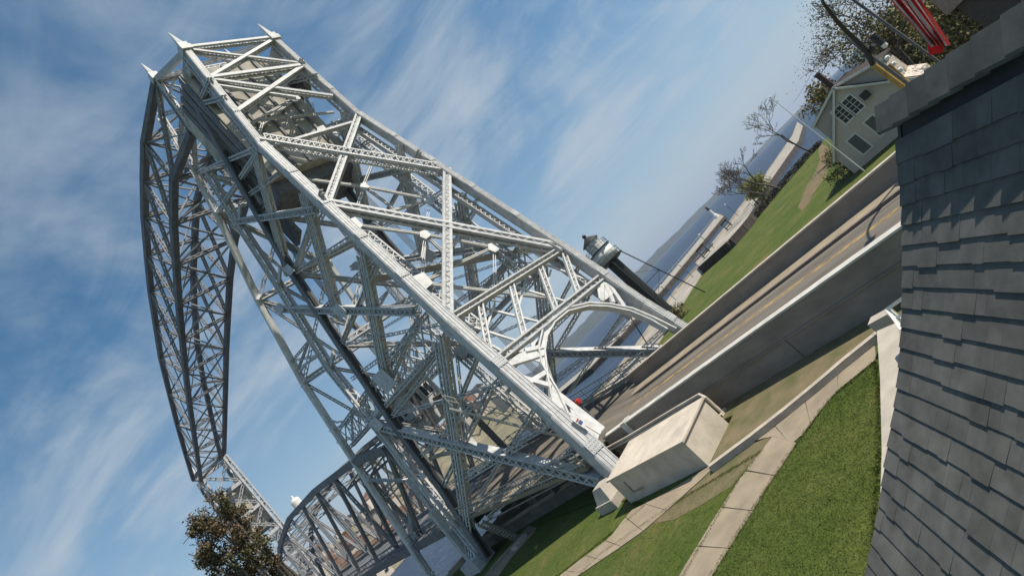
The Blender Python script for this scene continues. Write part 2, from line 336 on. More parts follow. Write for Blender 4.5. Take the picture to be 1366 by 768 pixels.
# paths: slabs with joints
def slab_path(name, left, right, label, z=.035):
    Lp = [at(x, y, z=z) for x, y in left]; Rp = [at(x, y, z=z) for x, y in right]
    def resample(P, n):
        d = [0]
        for a, b_ in zip(P[:-1], P[1:]): d.append(d[-1]+(b_-a).length)
        out = []
        for i in range(n+1):
            s_ = d[-1]*i/n; k = max(j for j in range(len(d)) if d[j] <= s_+1e-9); k = min(k, len(P)-2)
            out.append(P[k].lerp(P[k+1], (s_-d[k])/(d[k+1]-d[k])))
        return out
    LL = sum((b_-a).length for a, b_ in zip(Lp[:-1], Lp[1:])); n = max(2, int(LL/1.55))
    A = resample(Lp, n*3); B = resample(Rp, n*3); mb = MB()
    for i in range(n):
        P = [A[i*3+j].lerp(A[i*3+3], .012 if j == 0 else 0) for j in range(4)]; Q = [B[i*3+j] for j in range(4)]
        if n: 
            P[3] = A[i*3+3].lerp(A[i*3+2], .05); Q[3] = B[i*3+3].lerp(B[i*3+2], .05)
        dz = random.uniform(-.006, .006)
        for j in range(3):
            q = [P[j], P[j+1], Q[j+1], Q[j]]
            mb.prism([(p.x, p.y) for p in q], -.2, z+dz)
    return struct(mb.build(name, M['concrete_path']), label, 'path')
slab_path('path', [(1166, 452), (1100, 505), (1050, 544), (1000, 585), (950, 619)], [(1168, 479), (1110, 526), (1062, 590), (1031, 581), (990, 590)], 'pale slab path beside the edging wall')
slab_path('path', [(950, 619), (920, 637), (892, 654), (866, 668), (844, 678), (828, 697), (814, 716), (776, 744), (730, 780)], [(990, 590), (958, 617), (930, 643), (905, 666), (880, 688), (858, 707), (830, 727), (800, 747), (752, 780)], 'pale curved slab path leading past the white box towards the canal', z=.045)
slab_path('path', [(1031, 581), (1010, 608), (985, 640), (960, 678), (930, 727), (895, 785)], [(1062, 590), (1048, 612), (1025, 645), (1002, 683), (975, 725), (938, 785)], 'narrow straight slab path between two lawns')
slab_path('path', [(705, 700), (686, 722), (664, 745), (640, 775)], [(716, 704), (700, 722), (680, 745), (660, 775)], 'short slab path at the foot of the steel stairs')
sheet('worn_grass', [(1030, 582), (1010, 584), (990, 592), (958, 620), (905, 668), (870, 698), (900, 692), (930, 676), (975, 648), (1010, 610)], .008, M['gravel'], 'dry worn grass wedge between the two paths', 'ground')

# low garden wall beside the roof
gw = thing('garden_wall', 'low tan concrete garden wall next to the shingled roof', 'wall', at(1180, 600, z=.9))
a0, a1, a2, a3 = at(1166, 437, z=1.0), at(1190, 425, z=1.0), at(1210, 560, z=1.0), at(1173, 690, z=1.0)
mb = MB(); mb.prism([at(1168, 440, z=1.0), at(1196, 428, z=1.0), at(1205, 520, z=1.0), at(1185, 690, z=1.0), at(1160, 800, z=1.0), at(1150, 800, z=1.0), at(1171, 680, z=1.0), at(1174, 600, z=1.0), at(1172, 500, z=1.0)], -.2, .95); mb.build('wall_body', M['concrete'], gw)
mb = MB(); p = at(1164, 432, z=.9); q = at(1190, 418, z=.9); mb.bar((p.x, p.y, .5), (q.x, q.y, .5), .5, 1.1, (0, 0, 1)); mb.build('end_pier', M['concrete'], gw)
rl = thing('porch_railing', 'white railing frame at the end of the tan garden wall', 'railing', at(1190, 415, z=1))
p0, p1, p2 = at(1184, 412, y=7.6), at(1204, 440, y=7.0), at(1212, 392, y=6.2)
mb = MB(); up_ = V(0, 0, .06)
mb.bar(p0, p1, .09, .09, (0, 1, 0)); mb.bar(p0, p2, .09, .09, (0, 1, 0)); mb.bar(p0.lerp(p1, .45), p2+V(0, 0, -.55), .06, .06, (0, 1, 0)); mb.bar(p1, p1+V(1.5, -.8, .25), .09, .09, (0, 1, 0))
mb.build('rail', M['white_paint'], rl)
mb = MB(); mb.bar(p0, p0-V(0, 0, .75), .09, .09, (0, 1, 0)); mb.bar(p1, p1-V(0, 0, .6), .09, .09, (0, 1, 0)); mb.build('post', M['white_paint'], rl)

# ------------------------------------------------------------------ cream utility box and pipe
ub = thing('utility_cabinet', 'large cream box cabinet with sloping lid at the foot of the steel tower', 'cabinet', (18.6, 22, 0))
f0, f1 = at(911, 589, y=18.6), at(806, 637, x=17.15)
x0, x1, y0, y1 = f0.x, 20.2, 18.6, f1.y
zt = f0.z
mb = MB(); mb.hexa([(x0+.05, y0+.05, -.05), (x1-.05, y0+.05, -.05), (x1-.05, y1-.05, -.05), (x0+.05, y1-.05, -.05), (x0+.05, y0+.05, zt-.04), (x1-.05, y0+.05, zt+.15), (x1-.05, y1-.05, zt+.30), (x0+.05, y1-.05, zt+.12)]); mb.build('cabinet_body', M['cream'], ub)
mb = MB(); mb.hexa([(x0-.05, y0-.05, zt-.04), (x1+.05, y0-.05, zt+.15), (x1+.05, y1+.05, zt+.30), (x0-.05, y1+.05, zt+.12), (x0-.05, y0-.05, zt+.05), (x1+.05, y0-.05, zt+.24), (x1+.05, y1+.05, zt+.40), (x0-.05, y1+.05, zt+.22)]); mb.build('lid', M['cream'], ub)
mb = MB(); mb.bar((x0+.03, y1-1.9, .5), (x0+.03, y1-1.0, .5), .08, .05, (1, 0, 0)); mb.bar((x0+.03, y1-1.0, .5), (x0+.03, y1-1.0, 1.2), .08, .05, (1, 0, 0)); mb.build('wall_conduit', M['concrete_grey'], ub)
ph = thing('handrail_pipe', 'pale pipe bending down over the back edge of the cream cabinet', 'pipe', (21, 19, 0))
pp = [at(783, 612, x=21.75), at(838, 582, x=21.6), at(900, 545, x=21.3), at(933, 526, x=21.2)]
pend = [at(941, 530, x=21.1), at(953, 541, x=21.1), at(965, 551, x=21.1)]
mb = MB(); mb.tube(pp+pend, .09, 8); mb.tube([p_-V(.05, 0, .18) for p_ in pp], .07, 8); mb.build('pipe', M['cream'], ph)
mb = MB(); e_ = pend[-1]; mb.box(e_.x-.3, e_.x+.3, e_.y-.12, e_.y+.12, -.1, .35); mb.tube([e_+V(-.3, 0, 0), e_+V(.3, 0, 0)], .13, 8); mb.build('valve', M['cream'], ph)

# ------------------------------------------------------------------ near tower of the lift bridge
NS = V(0, -1, .26).normalized()
def S(px, py, off=0.0):
    """point on the sloping south frame of the near tower"""
    d = ray(px, py); d = d/d.y; y = (29.81+off)/(1-.266*d.z); P = d*y
    if P.z > 35.3:
        y = (39.2+off-.105*35.3)/(1-.105*d.z); P = d*y
    return EYE+P
FLb, FLk, FLt = S(815, 625), S(350, 195), S(249, 68)
FRb, FRk, FRt = S(905, 435), S(479, 155), S(367, 54)
_d = ray(640, 740); P3 = EYE + _d*(52/_d.y)
NW_ = (FLk-FLb).cross(P3-FLb).normalized()
def W(px, py, off=0.0):
    d = ray(px, py); return EYE + d*((NW_.dot(FLb-EYE)+off*NW_.x)/NW_.dot(d))
def E_(P):
    """the matching point on the east frame"""
    z = P.z; k = max(0, min(1, (z-2)/41)); return P + V(15.2*(1-k)+11.2*k, 0, 0)
NWn = NW_
st, wst = M['steel'], M['white_steel']
tower = thing('bridge_tower', 'near lift bridge tower of silver steel lattice with arched road portal', 'bridge tower', (27, 42, 0), 'towers of the lift bridge')
def part(name, mb, m=None, parent=None): return mb.build(name, m or st, parent or tower)
ANG = .17
def leg_post(mb, p, q, w, d, n, rib=True):
    p = Vector(p); q = Vector(q); mb.bar(p, q, w, d, n)
    t = (q-p).normalized(); n = Vector(n); n = (n-t*n.dot(t)).normalized(); a = t.cross(n)
    if rib:
        for o in (-.42, -.16, .16, .42): mb.bar(p, q, .07, .05, n, (o*w, d/2+.02))
        for o in (-.4, .4): mb.bar(p, q, d*.9*0+.08, .05, a, (o*d, w/2+.02)); mb.bar(p, q, .08, .05, a, (o*d, -w/2-.02))
        L = (q-p).length; k = max(2, int(L/5.5))
        for i in range(1, k):
            c = p+t*(L*i/k); mb.bar(c-t*.45, c+t*.45, w*1.0, .03, n, (0, d/2+.06))
            for j in (-.34, -.17, 0, .17, .34):
                for u in (-.34, -.12, .12, .34): mb.bar(c+t*u-t*.03, c+t*u+t*.03, .06, .04, n, (j*w, d/2+.085))
# four corner legs
FLm = S(597, 427); FLp = S(664, 481); FLq = S(441, 275)
for (b_, lo, mi, k, tp) in ((FLb, S(740, 555), FLm, FLk, FLt), (FRb, S(858, 407), S(749, 331), FRk, FRt)):
    mb = MB(); k_ = 1 if b_ is FLb else .78; leg_post(mb, b_+V(0, -.2, -1.4), lo, 1.1*k_, 1.0, NS); leg_post(mb, lo, mi, .95*k_, 1.0, NS); leg_post(mb, mi, k, .86*k_, .95, NS)
    leg_post(mb, k, tp, .62, .7, NS); mb.lattice(k+V(0, .8, 0), tp+V(0, .8, 0), .9, .8, NS, four=True, pitch=.7, ch=.2)
    # laced inner face of the leg
    o = .95 if b_ is FLb else -.9
    for p_, q_ in ((lo, mi), (mi, k)): mb.lattice(p_+V(o, 1.0, 0), q_+V(o, 1.0, 0), .75, .5, NS, pitch=.62, cross=True, ch=.18)
    part('corner_leg', mb)
# north inclined legs (west one seen as two bright tubes)
NWs = W(209, 106)
pipe_px = [(213, 154), (240, 196), (262, 232), (290, 285), (345, 400), (405, 510), (490, 640), (575, 768), (592, 793)]
pipe_pts = [W(*p) for p in pipe_px]
for f in (lambda p: p, E_):
    P = [f(p) for p in pipe_pts]; mb = MB()
    for o in (V(-.32, -.30, 0), V(.3, .42, 0)): mb.tube([p+o for p in P[3:]], .27, 10)
    for i in range(3, len(P)-1):
        p, q = P[i], P[i+1]
        mb.lattice(p, q, .8, .35, (1, 0, 0), pitch=.9, ch=.15)
        mb.bar(p-V(.35, 0, .25), p+V(.35, 0, .25)*0+V(.35, 0, -.25)+V(0, 0, .5), 1.5, .35, (1, 0, 0))
    for p, q in zip(P[:3], P[1:4]): mb.lattice(p, q, 1.1, .8, (1, 0, 0), four=True, pitch=.9)
    mb.lattice(f(NWs), P[0], 1.0, .8, (1, 0, 0), four=True, pitch=.9)
    part('rear_leg', mb, wst)  # whiter paint stands in for sunlight on the tubes
# vertical columns of the side frames
D_px = [(300, 205), (345, 285), (392, 365), (455, 460), (520, 555), (590, 650), (650, 742)]
L_px = [(278, 232), (320, 300), (372, 380), (440, 490), (497, 560), (560, 640), (640, 735)]
Dp = [W(*p) for p in D_px]; Lp_ = [W(*p) for p in L_px]
for f in (lambda p: p, E_):
    P = [f(p) for p in Dp]; mb = MB()
    for p, q in zip(P[:-1], P[1:]):
        mb.bar(p, q, .95, .8, NWn)
    top = P[0]+(P[0]-P[1])*.95
    mb.bar(P[0], top, .9, .8, NWn)
    part('guide_column', mb, M['steel_span'])
    for o_ in (-.62, .62):
        mb = MB()
        for p, q in zip(P[:-1], P[1:]): mb.bar(p, q, .22, .3, NWn, (o_, .1))
        part('guide_rail', mb, M['black'])
    P = [f(p) for p in Lp_]; mb = MB()
    for p, q in zip(P[:-1], P[1:]): mb.lattice(p, q, 1.0, .9, NWn, four=True, pitch=.8, ch=.22)
    part('lattice_column', mb)
    for p in P[1:-1]:
        mb = MB(); mb.bar(p-V(0, 3.5, 0), p+V(0, 1, 0), .5, .2, NWn); part('batten', mb)
# side frame braces: rising and falling to the north
rise = [((423, 279), (312, 296), 1), ((555, 414), (370, 412), 1), ((805, 640), (500, 566), 1)]
fall = [((338, 185), (385, 358)), ((405, 243), (452, 413)), ((485, 328), (520, 512)), ((592, 446), (634, 745))]
fine = [((372, 232), (330, 262)), ((466, 318), (392, 365)), ((470, 505), (556, 443)), ((500, 558), (568, 480)), ((590, 470), (520, 560)), ((655, 520), (590, 650)), ((668, 505), (560, 610)), ((700, 590), (620, 640)), ((392, 365), (430, 255)), ((455, 460), (505, 350))]
for f in (lambda p: p, E_):
    for (a, b_, _) in rise:
        mb = MB(); mb.lattice(f(W(*a)), f(W(*b_)), .75, .8, NWn, pitch=.75, cross=True, ch=.32, lw=.1); mb.bar(f(W(*a)), f(W(*b_)), .7, .05, NWn); part('side_strut', mb)
    for (a, b_) in fall:
        p, q = f(W(*a)), f(W(*b_)); mb = MB()
        mb.lattice(p, q, .62, .6, NWn, four=True, pitch=.62, ch=.26, lw=.08)
        mb.lattice(p+V(0, 1.35, 0), q+V(0, 1.35, 0), .62, .6, NWn, four=True, pitch=.62, ch=.26, lw=.08)
        part('side_diagonal', mb)
    for (a, b_) in fine:
        mb = MB(); mb.lattice(f(W(*a)), f(W(*b_)), .42, .35, NWn, pitch=.7, ch=.35, lw=.06); part('side_brace', mb)
    # deep latticed strut at portal level with curved knee braces
    for (a, b_) in (((563, 420), (448, 572)), ((592, 452), (461, 592))):
        pass
    A0, A1, B0, B1 = f(W(560, 425)), f(W(452, 573)), f(W(590, 458)), f(W(463, 600))
    mb = MB()
    for s_ in (0, .9):
        o = V(s_, 0, 0)
        for p, q in ((A0, A1), (B0, B1)): mb.lattice(p+o, q+o, .4, .3, NWn, pitch=.5, ch=.3, lw=.06)
        n_ = 9
        for i in range(n_):
            p0_, p1_ = A0.lerp(A1, i/n_), A0.lerp(A1, (i+1)/n_); q0_, q1_ = B0.lerp(B1, i/n_), B0.lerp(B1, (i+1)/n_)
            mb.bar(p0_+o, q1_+o, .14, .1, NWn); mb.bar(q0_+o, p1_+o, .14, .1, NWn)
            mb.bar(p0_+o, q0_+o, .1, .1, NWn)
    part('side_girder', mb)
    # upper knee strut between the rear leg and lattice column
    mb = MB()
    for (a, b_) in (((390, 481), (412, 455)), ((398, 492), (425, 474)), ((390, 481), (425, 474)), ((398, 492), (412, 455)), ((440, 575), (470, 560)), ((450, 590), (478, 580))):
        mb.lattice(f(W(*a)), f(W(*b_)), .3, .25, NWn, pitch=.5, ch=.3, lw=.05)
    arc = [(400, 498), (405, 489), (414, 480), (423, 476), (431, 479), (436, 487)]
    mb.tube([f(W(*p)) for p in arc], .14, 6)
    arc = [(435, 552), (441, 560), (449, 563), (456, 562)]
    mb.tube([f(W(*p)) for p in arc], .14, 6)
    part('knee_brace', mb)
    # gusset plates
    for (cx_, cy_, r_) in ((512, 508, 17), (452, 415, 11), (385, 360, 8), (372, 412, 7), (502, 566, 10), (600, 440, 14)):
        mb = MB(); mb.plate([f(W(cx_+r_*dx, cy_+r_*dy, -.55)) for dx, dy in ((-1, -.2), (-.2, -1), (1, .1), (.3, 1))], .06, NWn); part('gusset_plate', mb)
# lower stair tower and feet on the canal side
mb = MB()
for (a, b_) in (((505, 572), (585, 690)), ((545, 640), (628, 740))): mb.lattice(W(*a), W(*b_), .55, .5, NWn, four=True, pitch=.6)
part('lower_brace', mb)
mb = MB()
for (a, b_) in (((603, 684), (630, 706)), ((596, 690), (622, 714)), ((571, 672), (612, 720))): mb.tube([W(*a, .9), W(*b_, .9)], .1, 6)
mb.tube([W(612, 720, .9), W(618, 722, .9), W(622, 714, .9)], .1, 6)
part('guide_rail', mb)
foot = W(640, 738)
for f in (lambda p: p, E_):
    p = f(foot); mb = MB(); mb.bar(p+V(0, 1.5, 6), p+V(0, 2.5, -.6), .8, .8, (1, 0, 0)); mb.box(p.x-1.1, p.x+1.1, p.y-.2, p.y+3.6, -.2, 1.2); part('column_foot', mb)
# arched portal of the north side
Pn = [W(*p) for p in pipe_px]
zz = [(0, 13.5), (0, 18)]
def onleg(z):
    for a, b_ in zip(Pn[:-1], Pn[1:]):
        if b_.z <= z <= a.z: return a.lerp(b_, (a.z-z)/(a.z-b_.z))
    return Pn[-1]
a_, b_ = onleg(12), onleg(16.5); ae, be = E_(a_), E_(b_)
mb = MB()
for p, q in ((a_, ae), (b_, be)): mb.lattice(p, q, .7, .7, (0, -1, .1), pitch=.8)
for i in range(8):
    mb.bar(a_.lerp(ae, i/8), b_.lerp(be, (i+1)/8), .2, .15, (0, -1, .1)); mb.bar(b_.lerp(be, i/8), a_.lerp(ae, (i+1)/8), .2, .15, (0, -1, .1))
arcp = []
for i in range(17):
    u = i/16; h = onleg(5.0).z*0 + 4.5 + 7.0*math.sin(math.pi*u)**.6 if 0 < u < 1 else 4.0
    p = onleg(max(h, 3)); arcp.append(onleg(11.8).lerp(E_(onleg(11.8)), u)*1.0)
    arcp[-1] = V(p.x+(E_(p).x-p.x)*u, p.y, h)
for p, q in zip(arcp[:-1], arcp[1:]): mb.bar(p, q, .45, .5, (0, -1, 0))
for i in (1, 2, 3, 4, 12, 13, 14, 15): mb.bar(arcp[i], a_.lerp(ae, i/16), .16, .14, (0, -1, 0))
part('rear_portal_arch', mb)
# south frame struts and diagonals
def sl(name, a, b_, w, d, style='lat', off=0.0, m=None, pitch=None):
    p, q = S(*a, off), S(*b_, off); mb = MB()
    if style == 'lat':
        mb.lattice(p, q, w, d, NS, pitch=pitch or w*.9, four=True, ch=.26, lw=.07); mb.bar(p, q, w*.9, .04, NS, (0, d/2+.03))
    elif style == 'rail':
        for o in (-.38, .38): mb.bar(p, q, w*.22, d, NS, (o*w, 0))
        mb.lattice(p, q, w, d*.5, NS, pitch=w, lw=.05)
    elif style == 'pl': mb.bar(p, q, w*.5, d*.6, NS); mb.lattice(p, q, w, d, NS, pitch=pitch or w*1.0, cross=False, four=True, ch=.3, lw=.08)
    else: mb.bar(p, q, w, d, NS)
    return part(name, mb, m)
sl('cross_strut', (249, 66), (367, 52), .6, .6); sl('cross_strut', (281, 106), (407, 89), .65, .6)
sl('diagonal_brace', (283, 104), (367, 54), .5, .5); sl('diagonal_brace', (252, 68), (406, 87), .45, .45)
sl('diagonal_brace', (283, 108), (444, 130), .5, .5); sl('diagonal_brace', (315, 152), (405, 90), .6, .55)
sl('diagonal_brace', (284, 114), (395, 131), .3, .3)
mb = MB(); p, q = S(350, 187), S(588, 227)
mb.lattice(p, q, 1.15, 1.0, NS, pitch=.6, four=True, cross=True, ch=.18, lw=.09); part('cross_girder', mb)
sl('diagonal_brace', (479, 155), (437, 272), .75, .7, 'pl', pitch=.55); sl('diagonal_brace', (596, 227), (597, 424), .85, .75, 'pl', pitch=.6)
sl('cross_girder', (441, 274), (749, 332), .95, .8, 'pl', pitch=.75)
sl('cross_girder', (599, 427), (749, 333), .6, .6, 'rail'); sl('cross_girder', (664, 481), (802, 371), .7, .6, 'rail')
sl('diagonal_brace', (352, 200), (470, 165), .4, .4)
# white gusset plates on the inner south frame and its light rods
IN = 3.0
gus = [((398, 238), 11), ((472, 300), 12), ((563, 376), 15), ((573, 266), 9), ((659, 330), 9), ((486, 249), 7), ((567, 313), 8), ((393, 130), 9), ((430, 174), 8), ((449, 178), 6)]
for (c_, r_) in gus:
    mb = MB(); mb.plate([S(c_[0]+r_*dx, c_[1]+r_*dy, IN-.3) for dx, dy in ((-.9, -.45), (.15, -.85), (1, .1), (.2, .75), (-.8, .35))], .08, NS); part('gusset_plate', mb, wst)
rods = [((398, 238), (486, 249)), ((486, 249), (573, 266)), ((472, 300), (567, 313)), ((567, 313), (659, 330)), ((486, 249), (474, 282)), ((573, 266), (569, 305)), ((567, 318), (563, 345)), ((563, 376), (566, 330)), ((659, 335), (661, 395)),
        ((486, 249), (525, 278)), ((573, 266), (508, 286)), ((567, 313), (600, 345)), ((659, 330), (598, 358)), ((563, 376), (600, 360)), ((563, 378), (740, 398)), ((430, 174), (420, 200)), ((350, 167), (395, 131)), ((486, 245), (497, 218)), ((345, 182), (352, 160)), ((383, 170), (390, 148)), ((420, 155), (416, 138)), ((345, 160), (445, 150)), ((393, 131), (330, 168))]
for a, b_ in rods:
    mb = MB(); mb.bar(S(*a, IN), S(*b_, IN), .07, .24, NS, (.1, 0)); mb.bar(S(*a, IN), S(*b_, IN), .07, .24, NS, (-.1, 0)); part('tie_rod', mb, wst)
mb = MB()
for a, b_ in (((447, 165), (573, 262)), ((573, 262), (660, 330)), ((660, 330), (712, 372))): mb.lattice(S(*a, IN+.6), S(*b_, IN+.6), 1.2, .9, NS, pitch=.9, cross=True, four=True, ch=.16, lw=.1)
part('inner_column', mb)
mb = MB()
for a, b_ in (((398, 240), (472, 302)), ((472, 302), (563, 378)), ((563, 378), (640, 440))): mb.lattice(S(*a, IN+.6), S(*b_, IN+.6), 1.1, .9, NS, pitch=.9, cross=True, four=True, ch=.16, lw=.1)
part('inner_column', mb)
# portal: posts, rails, arch rib and spandrel plates
for a, b_ in (((640, 403), (654, 478)), ((682, 380), (699, 446)), ((721, 358), (741, 412)), ((752, 337), (771, 390))):
    mb = MB()
    for o in (-.26, .26): mb.bar(S(*a)+V(o, 0, 0), S(*b_)+V(o, 0, 0), .13, .3, NS)
    mb.lattice(S(*a), S(*b_), .5, .2, NS, pitch=.5, lw=.06)
    part('portal_post', mb, wst)
mb = MB()
for a, b_ in (((622, 433), (690, 455)), ((650, 412), (730, 432)), ((688, 383), (765, 405)), ((726, 352), (795, 378)), ((615, 438), (680, 474)), ((745, 340), (800, 368)), ((660, 405), (648, 440)), ((700, 380), (690, 415)), ((735, 360), (728, 385))): mb.bar(S(*a, .8), S(*b_, .8), .18, .16, NS)
part('portal_rail', mb, wst)
inner = [(737, 541), (730, 505), (726, 470), (729, 450), (739, 432), (757, 417), (785, 410), (811, 411), (840, 417), (866, 428), (889, 441)]
outer = [(757, 553), (742, 520), (722, 487), (718, 464), (723, 441), (737, 426), (757, 412), (785, 405.5), (813, 407), (843, 413), (871, 425), (901, 440)]
mb = MB()
for i in range(len(inner)-1):
    p, q = S(*inner[i]), S(*inner[i+1]); mb.bar(p, q, .12, .55, NS)
    t0, t1 = S(*outer[i]), S(*outer[i+1]); mb.plate([p, q, t1, t0], .12, NS)
for i in range(len(outer)-1): mb.bar(S(*outer[i]), S(*outer[i+1]), .12, .5, NS)
part('portal_arch', mb, wst)
mb = MB(); mb.plate([S(*p) for p in ((703, 449), (735, 424), (717, 452), (711, 466))], .1, NS); part('spandrel_plate', mb, wst)
mb = MB(); mb.plate([S(*p) for p in ((722, 438), (790, 381), (801, 378), (788, 392), (757, 404), (735, 420))], .1, NS); part('spandrel_plate', mb, wst)
mb = MB(); mb.plate([S(*p) for p in ((714, 462), (722, 484), (711, 480), (672, 485), (690, 473))], .1, NS); part('spandrel_plate', mb, wst)
mb = MB(); mb.plate([S(*p) for p in ((733, 530), (762, 560), (778, 578), (790, 598), (756, 566), (741, 552))], .12, NS); part('spandrel_plate', mb, wst)
mb = MB(); mb.plate([S(*p) for p in ((795, 376), (822, 388), (808, 400), (799, 398))], .1, NS); part('spandrel_plate', mb, wst)
mb = MB(); mb.plate([S(*p) for p in ((735, 537), (765, 553), (800, 578), (792, 600), (745, 560))], .1, NS); part('spandrel_plate', mb, wst)
for a, b_ in (((668, 490), (727, 472)), ((672, 497), (735, 515)), ((690, 520), (728, 497)), ((803, 375), (803, 402)), ((807, 378), (818, 404)), ((811, 378), (832, 409)), ((700, 468), (728, 462)), ((684, 510), (742, 545))):
    mb = MB(); mb.bar(S(*a), S(*b_), .34, .3, NS); part('arch_strut', mb, wst)
mb = MB()
mb.plate([S(*p) for p in ((760, 545), (803, 573), (800, 580), (764, 558))], .2, NS)
mb.bar(S(741, 526, .3), S(803, 575, .3), .5, .5, NS)
part('leg_fairing', mb, wst)
# small signs on the leg
sg = tag(None or (lambda b: b)(MB()), ) if False else None
s0 = thing('small_sign', 'small white sign with a dark blue square on the near tower leg', 'sign', S(770, 560, -.8))
mb = MB(); mb.plate([S(*p, -.8) for p in ((764, 552), (783, 565), (779, 571), (760, 558))], .05, NS); mb.build('board', M['white_steel'], s0)
mb = MB(); mb.plate([S(*p, -.86) for p in ((773.5, 559.5), (777.5, 562.2), (775, 566), (771, 563.3))], .03, NS); mb.build('blue_panel', M['blue'], s0)
mb = MB(); mb.plate([S(*p, -.86) for p in ((770.5, 557.5), (772, 558.5), (769.5, 562.3), (768, 561.3))], .03, NS); mb.build('red_panel', M['red'], s0)
# top frame
NEs = E_(NWs)
def top_beam(name, p, q, w=.7, d=.6, n=(0, 0, 1), style=True):
    mb = MB()
    if style: mb.lattice(p, q, w, d, n, four=True, pitch=.8, ch=.25)
    else: mb.bar(p, q, w, d, n)
    part(name, mb)
top_beam('top_beam', FLt, NWs, .65, .6, style=False); top_beam('top_beam', FRt, NEs, .65, .6, style=False); top_beam('top_beam', NWs, NEs); 
top_beam('top_beam', FLt, NEs, .4, .4); top_beam('top_beam', FRt, NWs, .4, .4)
FLn = V(28.2, 50.5, FLt.z-1.5); FRn = E_(FLn)
top_beam('top_beam', FLt+V(0, 0, -.8), FLn, .7, .7, style=False); top_beam('top_beam', FRt+V(0, 0, -.8), FRn, .7, .7, style=False)
top_beam('top_beam', FLn, FRn); 
for f in (lambda p: p, E_):
    mb = MB(); mb.tube([f(W(*p)) for p in ((232, 108), (228, 118), (226, 130))], .15, 6); part('knee_brace', mb)
    mb = MB(); mb.tube([f(W(*p)) for p in ((216, 112), (222, 124), (234, 132))], .15, 6); part('knee_brace', mb)
    mb = MB(); mb.lattice(f(NWs), f(FLn), .6, .6, (1, 0, 0), four=True, pitch=.6, ch=.3); part('top_beam', mb)
    # finer secondary bracing of the side frame
    for a, b_ in (((597, 430), (455, 460)), ((423, 279), (392, 365)), ((505, 340), (430, 412)), ((560, 420), (520, 512)), ((640, 470), (590, 590)), ((720, 535), (640, 660)), ((770, 590), (650, 690)), ((520, 555), (690, 505)), ((590, 650), (745, 560)), ((405, 510), (440, 490)), ((490, 640), (560, 640))):
        mb = MB(); mb.lattice(f(W(*a)), f(W(*b_)), .3, .3, NWn, pitch=.5, ch=.34, lw=.05); part('side_brace', mb)
# light sway rods across the tower at the lattice columns and rear legs
for P, n_ in ((Lp_, 5), ([Pn[3], Pn[4], Pn[5], Pn[6]], 3)):
    for i in range(n_):
        p, q = P[i], P[i+1]; m0 = p.lerp(E_(p), .5)
        for a, b_ in ((p, m0.lerp(q.lerp(E_(q), .5), 1)), (E_(p), q.lerp(E_(q), .5))):
            mb = MB(); mb.lattice(a, b_, .34, .3, (0, 1, 0), pitch=.6, ch=.34, lw=.05); part('cross_brace', mb)
for p, up_v in ((FLt, 1), (FRt, 1), (NWs, 1), (NEs, 1)):
    mb = MB(); q = p+V(0, 0, .5); mb.box(q.x-.6, q.x+.6, q.y-.6, q.y+.6, q.z-.8, q.z-.15); mb.box(q.x-.5, q.x+.5, q.y-.5, q.y+.5, q.z-.15, q.z+.4)
    mb.lathe(q, [(.45, .4), (.4, .8), (.22, 1.8), (.04, 2.8)], 8); part('finial', mb, wst)
# bracing in the upper side frame
UW = [(FLt, W(262, 232)), (W(281, 106), W(240, 196)), (W(300, 130), W(213, 154)), (FLt, W(240, 196)), (FLk, W(290, 285)), (FLk, W(262, 232))]
for f in (lambda p: p, E_):
    for a, b_ in UW:
        mb = MB(); mb.lattice(f(a), f(b_), .5, .45, NWn, four=True, pitch=.7, ch=.28, lw=.07); part('side_brace', mb)
# north cross frame and mid frame lattice
zs = [(Dp[i], Dp[i+1]) for i in range(5)]
for p, q in zs[:4]:
    for a, b_ in ((p, E_(q)), (E_(p), q)):
        mb = MB(); mb.lattice(a, b_, .5, .45, (0, 1, 0), four=True, pitch=.75, ch=.28, lw=.07); part('cross_brace', mb)
    mb = MB(); mb.lattice(p, E_(p), .7, .6, (0, 1, 0), four=True, pitch=.8, ch=.25); part('mid_strut', mb)
for i in (3, 4, 5):
    p, q = Pn[i], Pn[i+1]
    mb = MB(); mb.lattice(p, E_(p), .7, .6, (0, 1, 0), four=True, pitch=.9, ch=.25); part('rear_strut', mb)
    for a, b_ in ((p, E_(q)), (E_(p), q)):
        if i < 5:
            mb = MB(); mb.lattice(a, b_, .5, .45, (0, 1, 0), four=True, pitch=.8, ch=.28, lw=.07); part('cross_brace', mb)
# walkway with railing across the tower
for (a, b_) in (((500, 372), (720, 330)), ((352, 192), (480, 205)), ((600, 545), (780, 590))):
    p, q = S(*a, 5), S(*b_, 5); mb = MB(); mb.bar(p, q, 1.2, .15, (0, 0, 1))
    for h in (.55, 1.1): mb.tube([p+V(0, -.6, h), q+V(0, -.6, h)], .04, 5)
    for i in range(13): c_ = p.lerp(q, i/12)+V(0, -.6, 0); mb.tube([c_, c_+V(0, 0, 1.1)], .035, 5)
    part('walkway', mb, M['mesh_fence'])
